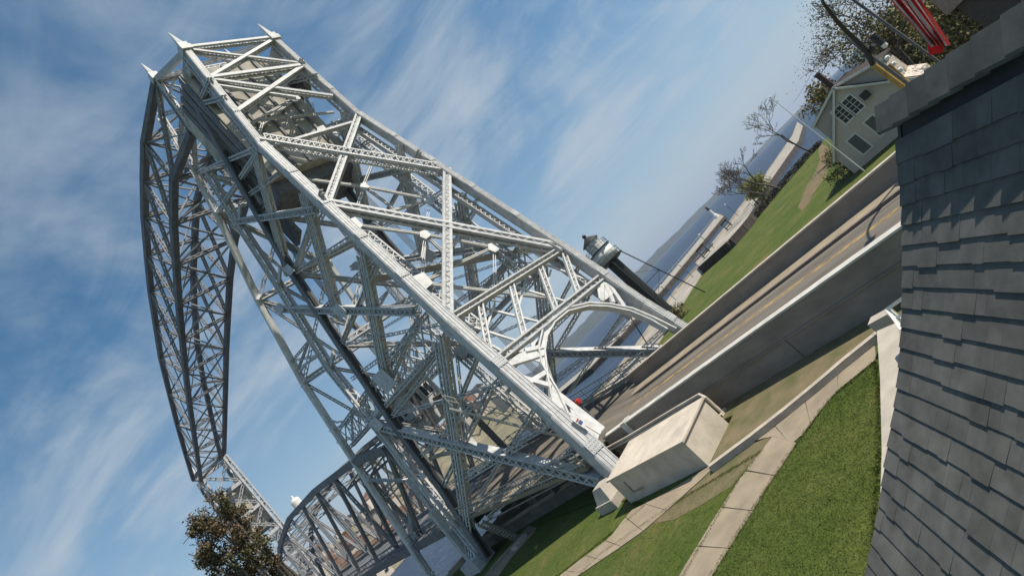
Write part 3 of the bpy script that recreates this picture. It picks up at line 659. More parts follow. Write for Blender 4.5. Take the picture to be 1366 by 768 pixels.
# sheaves and machinery at the top
for f in (lambda p: p, E_):
    for dy, dz in ((0, 0), (3.2, .8)):
        c_ = f(V(28.6, 44.2+dy, 55.3+dz)); mb = MB(); mb.tube([c_-V(.45, 0, 0), c_+V(.45, 0, 0)], 1.9, 24); mb.tube([c_-V(.6, 0, 0), c_+V(.6, 0, 0)], .5, 12); part('sheave', mb, M['steel_dark'])
for i in range(14):
    mb = MB(); a = V(random.uniform(29, 38), random.uniform(42, 50), random.uniform(40, 60)); b_ = a+V(random.choice((-4, 4, 0)), random.uniform(-3, 3), random.uniform(2, 6)); mb.lattice(a, b_, .3, .3, (0, 1, .1), pitch=.6, ch=.3, lw=.05); part('machinery_frame', mb)
for f, sx in ((lambda p: p, -1), (E_, 1)):
    for i in range(6):
        mb = MB(); a = f(V(28.2, 49.5, 59)); b_ = f(V(24.6, 51, 8)); o = V(.0, .25*i, 0); mb.tube([a+o, b_+o], .04, 5); part('hoist_cable', mb, M['steel_dark'])

# counterweight hung inside the near tower
cwt = thing('counterweight', 'huge grey concrete counterweight block hung high inside the near tower', 'counterweight', (33, 46, 44))
cx0, cx1, cy0, cy1 = 27.9, 38.0, 43.4, 50.6
mb = MB()
mb.hexa([(cx0-.7, cy0, 43.0), (cx1-.7, cy0, 43.0), (cx1-.7, cy1, 43.0), (cx0-.7, cy1, 43.0), (cx0, cy0, 60.0), (cx1, cy0, 60.0), (cx1, cy1, 60.0), (cx0, cy1, 60.0)])
mb.build('concrete_block', M['cw'], cwt)
mb = MB()
for k in range(5):
    x = cx0+1+k*1.9
    mb.bar((x-.7, cy0-.12, 43), (x, cy0-.12, 60.0), .3, .22, (0, 1, 0))
for k in range(4):
    y = cy0+.6+k*1.3; mb.bar((cx0-.82, y, 43), (cx0-.12, y, 60.0), .75, .22, (1, 0, 0))  # broad dark plates stand in for shade on the west face
mb.build('strap_shade_plate', M['steel_dark'], cwt)
mb = MB(); mb.box(cx0-.9, cx1-.2, cy0+1.2, cy1-.6, 41.4, 43); mb.box(cx0-1.0, cx0-.5, cy1-3.2, cy1-.7, 38, 41.4); mb.build('steel_underframe', M['steel_dark'], cwt)

# concrete foot of the near leg
fp = thing('concrete_footing', 'small tapered concrete footing between cream cabinet and lawn under the tower leg', 'footing', at(818, 664, z=.2))
c_ = at(820, 668, z=.1)
mb = MB(); mb.prism([(c_.x-.75, c_.y-.9), (c_.x+.75, c_.y-.9), (c_.x+.75, c_.y+.9), (c_.x-.75, c_.y+.9)], -.3, .55); mb.build('footing_block', M['concrete'], fp)
mb = MB(); mb.hexa([(c_.x-.65, c_.y-.75, .55), (c_.x+.65, c_.y-.75, .55), (c_.x+.65, c_.y+.75, .55), (c_.x-.65, c_.y+.75, .55), (c_.x-.3, c_.y-.4, 1.35), (c_.x+.5, c_.y-.4, 1.35), (c_.x+.5, c_.y+.5, 1.35), (c_.x-.3, c_.y+.5, 1.35)]); mb.build('tapered_cap', M['concrete'], fp)
for P in (FLb, FRb):
    o = thing('tower_pedestal', 'concrete pedestal under the %s front leg of the near tower' % ('west' if P is FLb else 'east'), 'pedestal', (P.x, P.y, 0))
    mb = MB(); z1 = P.z-1.3
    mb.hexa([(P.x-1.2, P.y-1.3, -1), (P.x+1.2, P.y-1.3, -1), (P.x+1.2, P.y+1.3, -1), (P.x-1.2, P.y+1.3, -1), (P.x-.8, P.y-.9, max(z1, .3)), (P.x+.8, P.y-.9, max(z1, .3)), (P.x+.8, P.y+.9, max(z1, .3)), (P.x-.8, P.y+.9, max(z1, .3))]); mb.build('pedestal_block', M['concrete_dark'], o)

# ------------------------------------------------------------------ approach deck under the tower
def dz(y): return RZ + (y-30)*(5.1-RZ)/27 if y < 57 else 5.1+(y-57)*.066
mb = MB()
mb.hexa([(21.6, 30, RZ-1.0), (31.2, 30, RZ-1.0), (31.2, 57, 4.1), (21.6, 57, 4.1), (21.6, 30, RZ+.02), (31.2, 30, RZ+.02), (31.2, 57, 5.1), (21.6, 57, 5.1)])
ad = thing('approach_deck', 'dark steel approach deck passing under the near tower', 'bridge deck', (26, 40, RZ)); mb.build('deck_slab', M['asphalt'], ad)
mb = MB()
for x in (21.5, 31.3): mb.bar((x, 29.5, RZ-.35), (x, 57, 4.75), .3, 1.3, (0, 0, 1))
for y in range(32, 57, 3): mb.bar((21.6, y, dz(y)-1.4), (31.2, y, dz(y)-1.4), .3, .8, (0, 0, 1))
mb.build('floor_beam', M['steel_dark'], ad)
for x in (20.6, 32.2):
    mb = MB(); mb.hexa([(x-.9, 29.5, RZ-.15), (x+.9, 29.5, RZ-.15), (x+.9, 57, 4.95), (x-.9, 57, 4.95), (x-.9, 29.5, RZ+.15), (x+.9, 29.5, RZ+.15), (x+.9, 57, 5.25), (x-.9, 57, 5.25)]); mb.build('footway', M['concrete_path'], ad)
    mb = MB(); xx = x-.85 if x < 25 else x+.85
    for h in (.2, .65, 1.15): mb.tube([(xx, 29.5, RZ+.15+h), (xx, 57, 5.25+h)], .05, 6)
    for i in range(60): y = 29.5+27.5*i/59; mb.tube([(xx, y, RZ+.15+(y-29.5)*.1127), (xx, y, RZ+1.3+(y-29.5)*.1127)], .05 if i % 6 == 0 else .022, 5)
    mb.build('railing', M['mesh_fence'], ad)
ab = thing('abutment_wall', 'shade-darkened concrete abutment wall below the approach deck', 'wall', (22.6, 42, 0))
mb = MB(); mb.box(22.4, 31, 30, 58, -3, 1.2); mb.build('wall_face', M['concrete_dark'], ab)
mb = MB(); mb.box(22.2, 22.4, 31, 58, 1.0, 1.3); mb.build('ledge', M['concrete_grey'], ab)
lg = thing('lower_girder', 'long grey pipe rail running along below the approach deck', 'rail', (20, 40, 1)); mb = MB(); mb.tube([at(640, 700, x=21), at(760, 637, x=21)], .07, 6); mb.build('pipe', M['mesh_fence'], lg)
# steel stairs down to the lawn
p, q = at(640, 697, y=43), at(692, 718, z=.05)
stt = thing('steel_stairs', 'steel open-tread stairs coming down to the lawn below the deck', 'stairs', q)
mb = MB()
for o in (-.6, .6): mb.bar(p+V(0, o, 0), q+V(0, o, 0), .25, .06, (0, 1, 0))
mb.build('stringer', M['mesh_fence'], stt); mb = MB()
for i in range(13): c_ = p.lerp(q, (i+.5)/13); mb.box(c_.x-.12, c_.x+.12, c_.y-.6, c_.y+.6, c_.z-.02, c_.z+.02)
mb.build('tread', M['mesh_fence'], stt)
mb = MB(); c_ = at(692, 722, z=.2); mb.prism([(c_.x-.7, c_.y-.6), (c_.x+.7, c_.y-.6), (c_.x+.7, c_.y+.6), (c_.x-.7, c_.y+.6)], -.2, .3); tag(mb.build('landing_block', M['concrete']), 'pale concrete landing block at the foot of the steel stairs', 'block')
mb = MB(); a, b_ = at(600, 765, z=1.2), at(634, 728, z=1.2); mb.bar(a, b_, .4, .5, (0, 0, 1)); tag(mb.build('canal_wall_block', M['concrete_path']), 'pale concrete canal edge block below the tower columns', 'block')

# ------------------------------------------------------------------ overhead span
far = M['steel_far']
TRp = [(FLt.y, FLt-V(0, 0, .8))] ; 
def yz(px, zcam): return at(px[0], px[1], z=8+zcam)
TR = [FLn] + [yz(p, z) for p, z in (((232, 230), 52.3), ((231, 290), 52.0), ((238, 400), 51.4), ((250, 520), 50.6), ((268, 640), 49.5))]
BR = [E_(FLn)] + [yz(p, z) for p, z in (((310, 330), 52.0), ((306, 380), 51.6), ((302, 460), 51.0), ((299, 605), 49.8))]
def pline(P, y):
    for a, b_ in zip(P[:-1], P[1:]):
        if a.y <= y <= b_.y: return a.lerp(b_, (y-a.y)/(b_.y-a.y))
    return (P[0] if y < P[0].y else P[-1]).copy()
TL = [NWs] + [at(x, y, y=yy) for x, y, yy in ((192, 200, 60), (193, 290, 76), (200, 380, 95), (215, 480, 123), (240, 580, 155), (258, 640, 174))]
BL = [NEs] + [at(x, y, y=yy) for x, y, yy in ((262, 270, 76), (257, 380, 101), (265, 480, 128), (283, 560, 151), (295, 612, 174))]
osp = thing('overhead_span', 'high overhead truss span of grey steel linking the tops of both towers', 'bridge span', (25, 110, 55))
ys = [51, 59, 67, 76, 86, 97, 109, 122, 136, 150, 163, 174]
def smooth(P): return [pline(P, y) for y in ys]
tl, tr, bl, br = smooth(TL), smooth(TR), smooth(BL), smooth(BR)
for P in (tl, bl):
    mb = MB()
    for a, b_ in zip(P[:-1], P[1:]): mb.bar(a, b_, .85, .85, (0, 0, 1))
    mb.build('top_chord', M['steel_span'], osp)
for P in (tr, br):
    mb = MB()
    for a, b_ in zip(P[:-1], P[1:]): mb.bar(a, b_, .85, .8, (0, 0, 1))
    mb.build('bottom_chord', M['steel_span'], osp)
for (t_, b_) in ((tl, tr), (bl, br)):
    for i in range(len(ys)):
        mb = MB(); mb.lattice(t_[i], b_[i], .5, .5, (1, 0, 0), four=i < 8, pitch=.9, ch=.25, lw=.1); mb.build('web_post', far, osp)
        if i < len(ys)-1:
            mb = MB(); a, c_ = (t_[i], b_[i+1]) if i < 6 else (b_[i], t_[i+1]); mb.lattice(a, c_, .55, .5, (1, 0, 0), four=i < 8, pitch=.9, ch=.25, lw=.1); mb.build('web_diagonal', far, osp)
            a, c_ = (b_[i], t_[i+1]) if i < 6 else (t_[i], b_[i+1]); mb = MB(); mb.bar(a, c_, .16, .16, (1, 0, 0)); mb.build('counter_rod', far, osp)
for i in range(len(ys)):
    for a, c_ in ((tl[i], bl[i]), (tr[i], br[i])):
        mb = MB(); mb.lattice(a, c_, .5, .5, (0, 1, 0), pitch=.9, ch=.3, lw=.1); mb.build('cross_strut', far, osp)
    if i < len(ys)-1:
        for P, Q in ((tl, bl), (tr, br)):
            mb = MB(); mb.bar(P[i], Q[i+1], .25, .25, (0, 0, 1)); mb.bar(Q[i], P[i+1], .25, .25, (0, 0, 1)); mb.build('lateral_brace', far, osp)
    mb = MB(); mb.bar(tl[i], br[i], .2, .2, (0, 1, 0)); mb.bar(bl[i], tr[i], .2, .2, (0, 1, 0)); mb.build('sway_brace', far, osp)

# ------------------------------------------------------------------ far tower
ft = thing('bridge_tower', 'far lift bridge tower across the canal, seen end-on beyond the overhead span', 'bridge tower', (24, 185, 5), 'towers of the lift bridge')
wt_, et_ = at(262, 632, y=174), at(298, 606, y=174)
wb, eb = V(18.8, 174, -1), V(28.6, 174, -1)
mids = [(300, 692)]
def fl(k): return wb.lerp(wt_, k)
def fr(k): return eb.lerp(et_, k)
for f in (fl, fr):
    mb = MB(); mb.lattice(f(0), f(1), 1.5, 1.4, (0, 1, 0), four=True, pitch=1.6, ch=.32, lw=.16); mb.build('corner_leg', st, ft)
    mb = MB(); mb.lattice(f(0)+V(0, 32, 0), f(.82)+V(0, 13, 0), 1.5, 1.4, (0, 1, 0), four=True, pitch=1.8, ch=.32, lw=.16); mb.lattice(f(.82)+V(0, 13, 0), f(.97)+V(0, 11, 0), 1.2, 1.2, (0, 1, 0), four=True, pitch=1.8, ch=.3, lw=.16); mb.build('rear_leg', st, ft)
    mb = MB(); mb.bar(f(.05)+V(0, 9, 0), f(1)+V(0, 9, 0), 1.2, 1.1, (0, 1, 0)); mb.build('guide_column', M['steel_dark'], ft)
    mb = MB(); mb.lathe(f(1), [(.7, .3), (.3, 2.2), (.05, 3.8)], 8); mb.build('finial', wst, ft)
ks = [.1, .28, .42, .56, .7, .84, .97]
for a, b_ in zip(ks[:-1], ks[1:]):
    for p, q in ((fl(a), fr(b_)), (fr(a), fl(b_))):
        if a > .2: mb = MB(); mb.lattice(p, q, .8, .6, (0, 1, 0), pitch=1.1, ch=.3, lw=.12); mb.build('diagonal_brace', st, ft)
    mb = MB(); mb.bar(fl(b_), fr(b_), 1.0, .8, (0, 1, 0)); mb.build('cross_strut', st, ft)
    for f in (fl, fr):
        k = 32-(32-13)*b_/.82; k2 = 32-(32-13)*a/.82
        mb = MB(); mb.bar(f(b_), f(b_)+V(0, k, 0), .8, .6, (1, 0, 0)); mb.bar(f(a), f(b_)+V(0, k, 0), .6, .5, (1, 0, 0)); mb.bar(f(b_), f(a)+V(0, k2, 0), .6, .5, (1, 0, 0)); mb.build('side_brace', st, ft)
c2 = thing('counterweight', 'pale counterweight block inside the far tower across the canal', 'counterweight', (24, 178, 44))
mb = MB(); a, b_ = fl(.68), fr(.68); mb.box(a.x+.8, b_.x-.8, 175.5, 181, fl(.62).z, fl(.86).z); mb.build('concrete_block', M['cw'], c2)
mb = MB(); mb.box(a.x+.6, b_.x-.6, 175.2, 181.2, fl(.6).z, fl(.62).z); mb.build('steel_underframe', M['steel_dark'], c2)

# ------------------------------------------------------------------ lift span (down at road level)
ls = thing('lift_span', 'lowered lift span with curved grey top chords crossing the canal at road level', 'bridge span', (25, 114, 7))
YS = [57, 67, 77, 88, 100, 113, 126, 139, 151, 161, 170]
def xw(y): return 22.5-.0174*y
def xe(y): return 34.0-.036*y
TP = [(50, 11.0), (57, 15.0), (68, 17.9), (88.4, 21.4), (113, 24.3), (135, 24.8), (150, 23.6), (161, 20.6), (170, 13.5)]
def tz(y):
    for a, b_ in zip(TP[:-1], TP[1:]):
        if a[0] <= y <= b_[0]: return a[1]+(b_[1]-a[1])*(y-a[0])/(b_[0]-a[0])
wt2 = [V(xw(y), y, tz(y)) for y in YS]; wb2 = [V(xw(y), y, dz(y)) for y in YS]
et2 = [V(xe(y), y, tz(y)) for y in YS]; eb2 = [V(xe(y), y, dz(y)) for y in YS]
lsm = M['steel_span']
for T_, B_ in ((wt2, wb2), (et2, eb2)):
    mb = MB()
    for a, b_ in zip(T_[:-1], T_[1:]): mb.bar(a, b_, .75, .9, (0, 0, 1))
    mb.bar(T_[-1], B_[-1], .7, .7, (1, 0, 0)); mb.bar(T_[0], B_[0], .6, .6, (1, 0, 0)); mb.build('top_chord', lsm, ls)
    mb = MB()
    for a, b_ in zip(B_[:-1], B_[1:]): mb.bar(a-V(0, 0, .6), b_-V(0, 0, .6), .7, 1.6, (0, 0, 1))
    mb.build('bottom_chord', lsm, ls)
    for i in range(1, len(YS)-1):
        mb = MB(); mb.lattice(T_[i], B_[i], .5, .45, (1, 0, 0), four=True, pitch=.9, ch=.28, lw=.08); mb.build('web_post', far, ls)
    for i in range(len(YS)-1):
        a, b_ = (T_[i], B_[i+1]) if i < 5 else (B_[i], T_[i+1]); mb = MB(); mb.lattice(a, b_, .55, .45, (1, 0, 0), four=True, pitch=.9, ch=.28, lw=.08); mb.build('web_diagonal', far, ls)
for i in range(len(YS)):
    mb = MB(); a, b_ = wt2[i], et2[i]; mb.lattice(a, b_, .45, .5, (0, 1, 0), pitch=.9, ch=.3, lw=.1)
    if 0 < i < 10:
        d_ = V(0, 0, 2.6); mb.bar(a-d_, b_-d_, .3, .3, (0, 1, 0)); mb.bar(a, b_-d_, .2, .2, (0, 1, 0)); mb.bar(b_, a-d_, .2, .2, (0, 1, 0))
    mb.build('cross_strut', far, ls)
    if i < len(YS)-1: mb = MB(); mb.bar(wt2[i], et2[i+1], .22, .22, (0, 0, 1)); mb.bar(et2[i], wt2[i+1], .22, .22, (0, 0, 1)); mb.build('lateral_brace', far, ls)
mb = MB(); P = [(xw(y), y) for y in YS]
for i in range(len(YS)-1):
    y0_, y1_ = YS[i], YS[i+1]; h0, h1 = dz(y0_), dz(y1_)
    mb.hexa([(xw(y0_)+.5, y0_, h0-1), (xe(y0_)-.5, y0_, h0-1), (xe(y1_)-.5, y1_, h1-1), (xw(y1_)+.5, y1_, h1-1), (xw(y0_)+.5, y0_, h0-.4), (xe(y0_)-.5, y0_, h0-.4), (xe(y1_)-.5, y1_, h1-.4), (xw(y1_)+.5, y1_, h1-.4)])
mb.build('deck', M['steel_span'], ls)
for f, s_ in ((xw, -1), (xe, 1)):
    mb = MB()
    for i in range(len(YS)-1):
        for h in (.4, 1.1): mb.tube([(f(YS[i])+s_*1.6, YS[i], dz(YS[i])+h), (f(YS[i+1])+s_*1.6, YS[i+1], dz(YS[i+1])+h)], .06, 5)
        a, b_ = V(f(YS[i])+s_*.9, YS[i], dz(YS[i])-.1), V(f(YS[i+1])+s_*.9, YS[i+1], dz(YS[i+1])-.1); mb.bar(a, b_, 1.4, .25, (0, 0, 1)); mb.bar(a+V(s_*.75, 0, -.3), b_+V(s_*.75, 0, -.3), .1, .9, (0, 0, 1))
        for k in range(6): y = YS[i]+(YS[i+1]-YS[i])*k/6; mb.tube([(f(y)+s_*1.6, y, dz(y)-.2), (f(y)+s_*1.6, y, dz(y)+1.1)], .04, 5)
    mb.build('railing', M['steel_dark'], ls)
# operator's house on the lift span
h0 = thing('operator_house', 'grey operator cabin with white framed windows seen through the near tower', 'cabin', (31, 62, 14))
H = [at(x, y, y=62) for x, y in ((552, 560), (575, 532), (606, 548), (590, 585))]
hx0, hx1 = 28.3, 33.2; hz0, hz1 = 14.0, 19.6
mb = MB(); mb.box(hx0, hx1, 60.5, 65.5, hz0, hz1); mb.build('wall', M['steel'], h0)
mb = MB(); mb.box(hx0-.5, hx1+.5, 60.0, 66, hz1, hz1+.3); mb.build('roof', M['steel_dark'], h0)
for x in (hx0+.6, hx0+2.6):
    mb = MB(); mb.box(x, x+1.6, 60.42, 60.5, hz0+2.9, hz0+4.6); f_ = mb.build('window', M['white_paint'], h0)
    mb = MB(); mb.box(x+.12, x+.74, 60.38, 60.42, hz0+3.02, hz0+4.48); mb.box(x+.86, x+1.48, 60.38, 60.42, hz0+3.02, hz0+4.48); mb.build('pane', M['glass'], f_)
for y in (61.2, 63.4):
    mb = MB(); mb.box(hx0-.08, hx0, y, y+1.6, hz0+2.9, hz0+4.6); f_ = mb.build('window', M['white_paint'], h0)
    mb = MB(); mb.box(hx0-.12, hx0-.08, y+.12, y+.74, hz0+3.02, hz0+4.48); mb.box(hx0-.12, hx0-.08, y+.86, y+1.48, hz0+3.02, hz0+4.48); mb.build('pane', M['glass'], f_)

# ------------------------------------------------------------------ shingled roof beside the camera
cdir = ray(855, 373); cdir.z = 0; cdir.normalize(); pdir = V(-cdir.y, cdir.x, 0)
DR = 3.8
prof = [(-.488, -.103), (-.436, -.161), (-.385, -.221), (-.272, -.331), (-.215, -.380), (-.148, -.436), (-.064, -.495), (.03, -.564), (.117, -.62), (.25, -.705), (.42, -.80), (.6, -.89)]
prof = [V(a*DR, b_*DR, 0) for a, b_ in prof]
def rp(s, c, lift=0.0):
    """point on the roof: s metres down the slope from the ridge, c metres along the ridge, lift off the surface"""
    acc = 0
    for a, b_ in zip(prof[:-1], prof[1:]):
        L_ = (b_-a).length
        if s <= acc+L_ or b_ is prof[-1]:
            t = (b_-a)/L_; q = a+t*(s-acc); nrm = V(-t.y, t.x, 0)
            if nrm.y < 0: nrm = -nrm
            q = q+nrm*lift; return EYE + pdir*q.x + V(0, 0, q.y) + cdir*c
        acc += L_
SL = sum((b_-a).length for a, b_ in zip(prof[:-1], prof[1:]))
cab = thing('shingled_house', 'house with dark grey shingled roof filling the right edge of the photo', 'house', (EYE.x+1, EYE.y-.5, 0))
mb = MB()
for s0_, s1_ in zip([0, .6, 1.2, 1.8, 2.4, 3.0, 3.6], [.6, 1.2, 1.8, 2.4, 3.0, 3.6, SL]):
    a, b_, c_, d_ = rp(s0_, DR-.03, -.02), rp(s1_, DR-.03, -.02), rp(s1_, -9, -.02), rp(s0_, -9, -.02)
    dn = V(0, 0, -.12)
    mb.hexa([a+dn, b_+dn, c_+dn, d_+dn, a, b_, c_, d_])
ridge = rp(0, 0); op = -pdir
e0, e1 = rp(0, DR-.03, -.02), rp(0, -9, -.02); dn = V(0, 0, -.12); o_ = pdir*(-3.6)+V(0, 0, -3.0)
mb.hexa([e0+o_+dn, e0+dn, e1+dn, e1+o_+dn, e0+o_, e0, e1, e1+o_])
roof = mb.build('roof', M['roof_dark'], cab)
rnd = random.Random(3)
mb = MB(); EXP = .128; s_ = .26
while s_ < SL-.05:
    c0 = DR
    while c0 > -8.5:
        wd = rnd.choice((.08, .11, .14, .17, .20)); c1 = c0-wd
        ex = .012*rnd.random() if rnd.random() < .35 else 0
        se = s_+EXP+ex; lf = .0125+(.003 if ex else 0)+rnd.uniform(0, .0015)
        a, b_, c_, d_ = rp(s_-.02, c0, .004), rp(se, c0, lf), rp(se, c1+.001, lf), rp(s_-.02, c1+.001, .004)
        a2, b2, c2_, d2 = rp(s_-.02, c0, -.01), rp(se, c0, .002), rp(se, c1+.001, .002), rp(s_-.02, c1+.001, -.01)
        mb.hexa([a2, b2, c2_, d2, a, b_, c_, d_]); c0 = c1
    s_ += EXP
mb.build('shingles', M['shingle'], roof)
mb = MB(); c0 = DR+.02; k = 0
while c0 > -8.5:
    c1 = c0-.2; z0_, z1_ = .092, .058
    for sg, s0_, s1_ in ((1, 0, .17),):
        a, b_, c_, d_ = rp(s0_, c0, z0_), rp(s1_, c0, z0_), rp(s1_, c1-.03, z1_), rp(s0_, c1-.03, z1_)
        dn = V(0, 0, -.02); mb.hexa([a+dn, b_+dn, c_+dn, d_+dn, a, b_, c_, d_])
    q0, q1 = rp(0, c0, z0_), rp(0, c1-.03, z1_); oo = pdir*-.14+V(0, 0, -.11); dn = V(0, 0, -.02)
    mb.hexa([q0+oo+dn, q0+dn, q1+dn, q1+oo+dn, q0+oo, q0, q1, q1+oo]); c0 = c1
mb.build('ridge_cap', M['shingle'], cab)
mb = MB(); a, b_ = rp(0.02, DR-.1), rp(SL, DR-.1); 
g0 = [rp(s, DR-.3, -.15) for s in (0, .8, 1.6, 2.4, 3.2, SL-.3)]
base = [V(p.x, p.y, -.2) for p in g0]
poly3 = g0+[base[-1], base[0]]
mb.plate(poly3, .2, cdir); o3 = V(0, 0, 0)
g1 = e0+pdir*-3.2+V(0, 0, -3.0)-cdir*.25
mb.plate([g0[0], V(g0[0].x, g0[0].y, -.2), V(g1.x, g1.y, -.2), g1], .2, cdir)
e_ = rp(SL-.35, 0, -.2); p0_, p1_ = e_+cdir*(DR-.3), e_-cdir*9
mb.plate([p0_, V(p0_.x, p0_.y, -.2), V(p1_.x, p1_.y, -.2), p1_], .2, pdir); mb.build('wall', M['siding'], cab)
mb = MB()
for s0_, s1_ in zip([.05, .7, 1.4, 2.1, 2.8, 3.5], [.7, 1.4, 2.1, 2.8, 3.5, SL]): mb.bar(rp(s0_, DR-.02, -.06), rp(s1_, DR-.02, -.06), .04, .09, (0, 0, 1))
mb.build('rake_board', M['roof_dark'], cab)

# ------------------------------------------------------------------ taupe gabled house
HXX = 58.0; sc_ = HXX/52
hs_ = thing('gabled_house', 'taupe gabled house with white trim and tall chimney beyond the road', 'house', (HXX, 13.6, 0))
yc, za = 14.0, 7.1; hw = 4.55; ze = 2.5; LEN = 6.0
def gz(y): return za-(za-ze)*abs(y-yc)/hw
mb = MB(); xs0, xs1 = HXX, HXX+LEN
mb.add([(xs0, yc-hw, -.2), (xs0, yc+hw, -.2), (xs0, yc+hw, ze), (xs0, yc, za), (xs0, yc-hw, ze), (xs1, yc-hw, -.2), (xs1, yc+hw, -.2), (xs1, yc+hw, ze), (xs1, yc, za), (xs1, yc-hw, ze)],
       [(4, 3, 2, 1, 0), (5, 6, 7, 8, 9), (0, 1, 6, 5), (1, 2, 7, 6), (2, 3, 8, 7), (3, 4, 9, 8), (4, 0, 5, 9)])
mb.build('wall', M['siding'], hs_)
# shed dormers on both slopes: cheek walls and shallow roofs
dor = []
for sg in (1, -1):
    yo = yc+sg*3.6; xf = HXX+.35
    top_i, top_o, bot_o = (yc, za-.05), (yo, za-1.25), (yo, gz(yo))
    mb = MB(); mb.add([(xf, top_i[0], top_i[1]), (xf, top_o[0], top_o[1]), (xf, bot_o[0], bot_o[1]-.1), (xs1-.4, top_i[0], top_i[1]), (xs1-.4, top_o[0], top_o[1]), (xs1-.4, bot_o[0], bot_o[1]-.1)], [(0, 1, 2) if sg < 0 else (0, 2, 1), (3, 4, 5), (0, 3, 4, 1), (1, 4, 5, 2), (2, 5, 3, 0)])
    mb.build('dormer', M['siding2'], hs_)
    mb = MB(); a = V(xf-.3, yc, za+.12); b_ = V(xf-.3, yo+sg*.3, za-1.22); dx_ = V(LEN-.2, 0, 0); dn = V(0, 0, -.14)
    mb.hexa([a+dn, b_+dn, b_+dn+dx_, a+dn+dx_, a, b_, b_+dx_, a+dx_]); mb.build('dormer_roof', M['house_roof'], hs_)
    mb = MB(); mb.bar(V(xf-.32, yc, za+.03), V(xf-.32, yo+sg*.3, za-1.3), .22, .06, (1, 0, 0)); mb.bar(V(xf-.05, yo, za-1.3), V(xf-.05, yo, bot_o[1]), .16, .08, (1, 0, 0)); mb.build('dormer_trim', M['trim'], hs_)
    mb = MB(); a = V(HXX-.25, yc, za+.04); b_ = V(HXX-.25, yc+sg*(hw+.3), gz(yc+hw+.3)+.04); dx_ = V(.7, 0, 0); dn = V(0, 0, -.1)
    mb.hexa([a+dn, b_+dn, b_+dn+dx_, a+dn+dx_, a, b_, b_+dx_, a+dx_]); mb.build('roof', M['house_roof'], hs_)
    mb = MB(); mb.bar(V(HXX-.27, yc, za-.1), V(HXX-.27, yc+sg*(hw+.3), gz(yc+hw+.3)-.1), .2, .06, (1, 0, 0)); mb.build('bargeboard', M['trim'], hs_)
def hwin(y0_, y1_, z0_, z1_, div, deep=M['glass']):
    mb = MB(); w_ = .16
    mb.box(HXX-.07, HXX+.02, y0_-w_, y1_+w_, z1_, z1_+w_); mb.box(HXX-.09, HXX+.02, y0_-w_, y1_+w_, z0_-w_, z0_); mb.box(HXX-.07, HXX+.02, y0_-w_, y0_, z0_, z1_); mb.box(HXX-.07, HXX+.02, y1_, y1_+w_, z0_, z1_)
    f_ = mb.build('window', M['trim'], hs_)
    mb = MB(); mb.box(HXX-.02, HXX+.01, y0_, y1_, z0_, z1_); mb.build('pane', deep, f_)
    mb = MB()
    if div:
        for i in range(1, div): z_ = z0_+(z1_-z0_)*i/div; mb.box(HXX-.05, HXX-.031, y0_, y1_, z_-.025, z_+.025)
        ym = (y0_+y1_)/2; mb.box(HXX-.05, HXX-.031, ym-.025, ym+.025, z0_, z1_); mb.build('muntin', M['trim'], f_)
M['blind'] = mat('window_blind', (.13, .12, .11), .8, 0, .1, 3)
for a, b_ in ((13.75, 14.65), (14.90, 15.75)): hwin(a-.1, b_-.1, 8-4.0, 8-2.4, 4)
hwin(14.95-1.1, 14.95-.25, 8-6.9, 8-5.1, 0, M['blind']); hwin(15.85, 16.75, 8-7.15, 8-5.3, 0, M['blind'])
mb = MB(); mb.box(HXX+3, HXX+3.45, 14.5, 14.95, 6, 9.2); ch = mb.build('chimney', M['brick'], hs_)
mb = MB(); mb.box(HXX+2.95, HXX+3.5, 14.45, 15.0, 9.0, 9.2); mb.build('chimney_cap', M['concrete_dark'], ch)
mb = MB(); mb.tube([(HXX+3, 13.2, 7), (HXX+3, 13.2, 9.6)], .03, 5); mb.tube([(HXX+3, 12.7, 9.2), (HXX+3, 13.7, 9.5)], .02, 5); mb.build('antenna', M['steel_dark'], hs_)
mb = MB(); mb.box(HXX-.6, HXX-.1, 12.6, 13.2, 4.3, 5.0); mb.build('wall_vent', M['black'], hs_)

def pole(name, label, cat, p, h, r, m, r2=None):
    o = thing(name, label, cat, p); mb = MB(); mb.tube([p, V(p.x, p.y, p.z+h)], r, 8, r2=r2 or r); mb.build('pole', m, o); return o
b_ = at(1076, 168, x=55); b_.z = 0
fpole = pole('flagpole', 'thin white flagpole standing left of the taupe house', 'flagpole', V(b_.x, b_.y, 0), 10.6, .06, M['white_paint'], .03)
mb = MB(); mb.lathe(V(b_.x, b_.y, 10.6), [(.02, 0), (.1, .08), (.1, .16), (.02, .24)], 8); mb.build('finial', M['white_paint'], fpole)

# ------------------------------------------------------------------ lighthouse with braced black trunk
LB = V(60.5, 48.3, 0); 
lh = thing('lighthouse', 'black cylindrical lighthouse tower with white round lantern room behind the parapet', 'lighthouse', (LB.x, LB.y, -.5))
topz = at(780, 315, y=LB.y).z; gal = at(815, 349, y=LB.y).z; H_ = topz
mb = MB(); mb.lathe(V(LB.x, LB.y, -.5), [(1.45, 0), (1.2, .4), (.98, .8), (.98, gal+.5)], 18); mb.build('trunk', M['black'], lh)
u = (topz-gal)
mb = MB(); mb.lathe(V(LB.x, LB.y, gal-.25), [(1.6, 0), (2.2, .25), (2.2, .4)], 20)
mb.build('gallery', M['black'], lh)
mb = MB(); mb.lathe(V(LB.x, LB.y, gal+.17), [(1.75, 0), (1.75, u*.38)], 20); wr = mb.build('watch_room', M['white_paint'], lh, True)
mb = MB(); mb.lathe(V(LB.x, LB.y, gal+.17+u*.38), [(1.75, 0), (1.95, .05), (1.95, .18)], 20); mb.build('upper_gallery', M['black'], lh)
mb = MB(); mb.lathe(V(LB.x, LB.y, gal+.4+u*.38), [(1.3, 0), (1.3, u*.17)], 16); mb.build('lantern_base', M['white_paint'], lh)
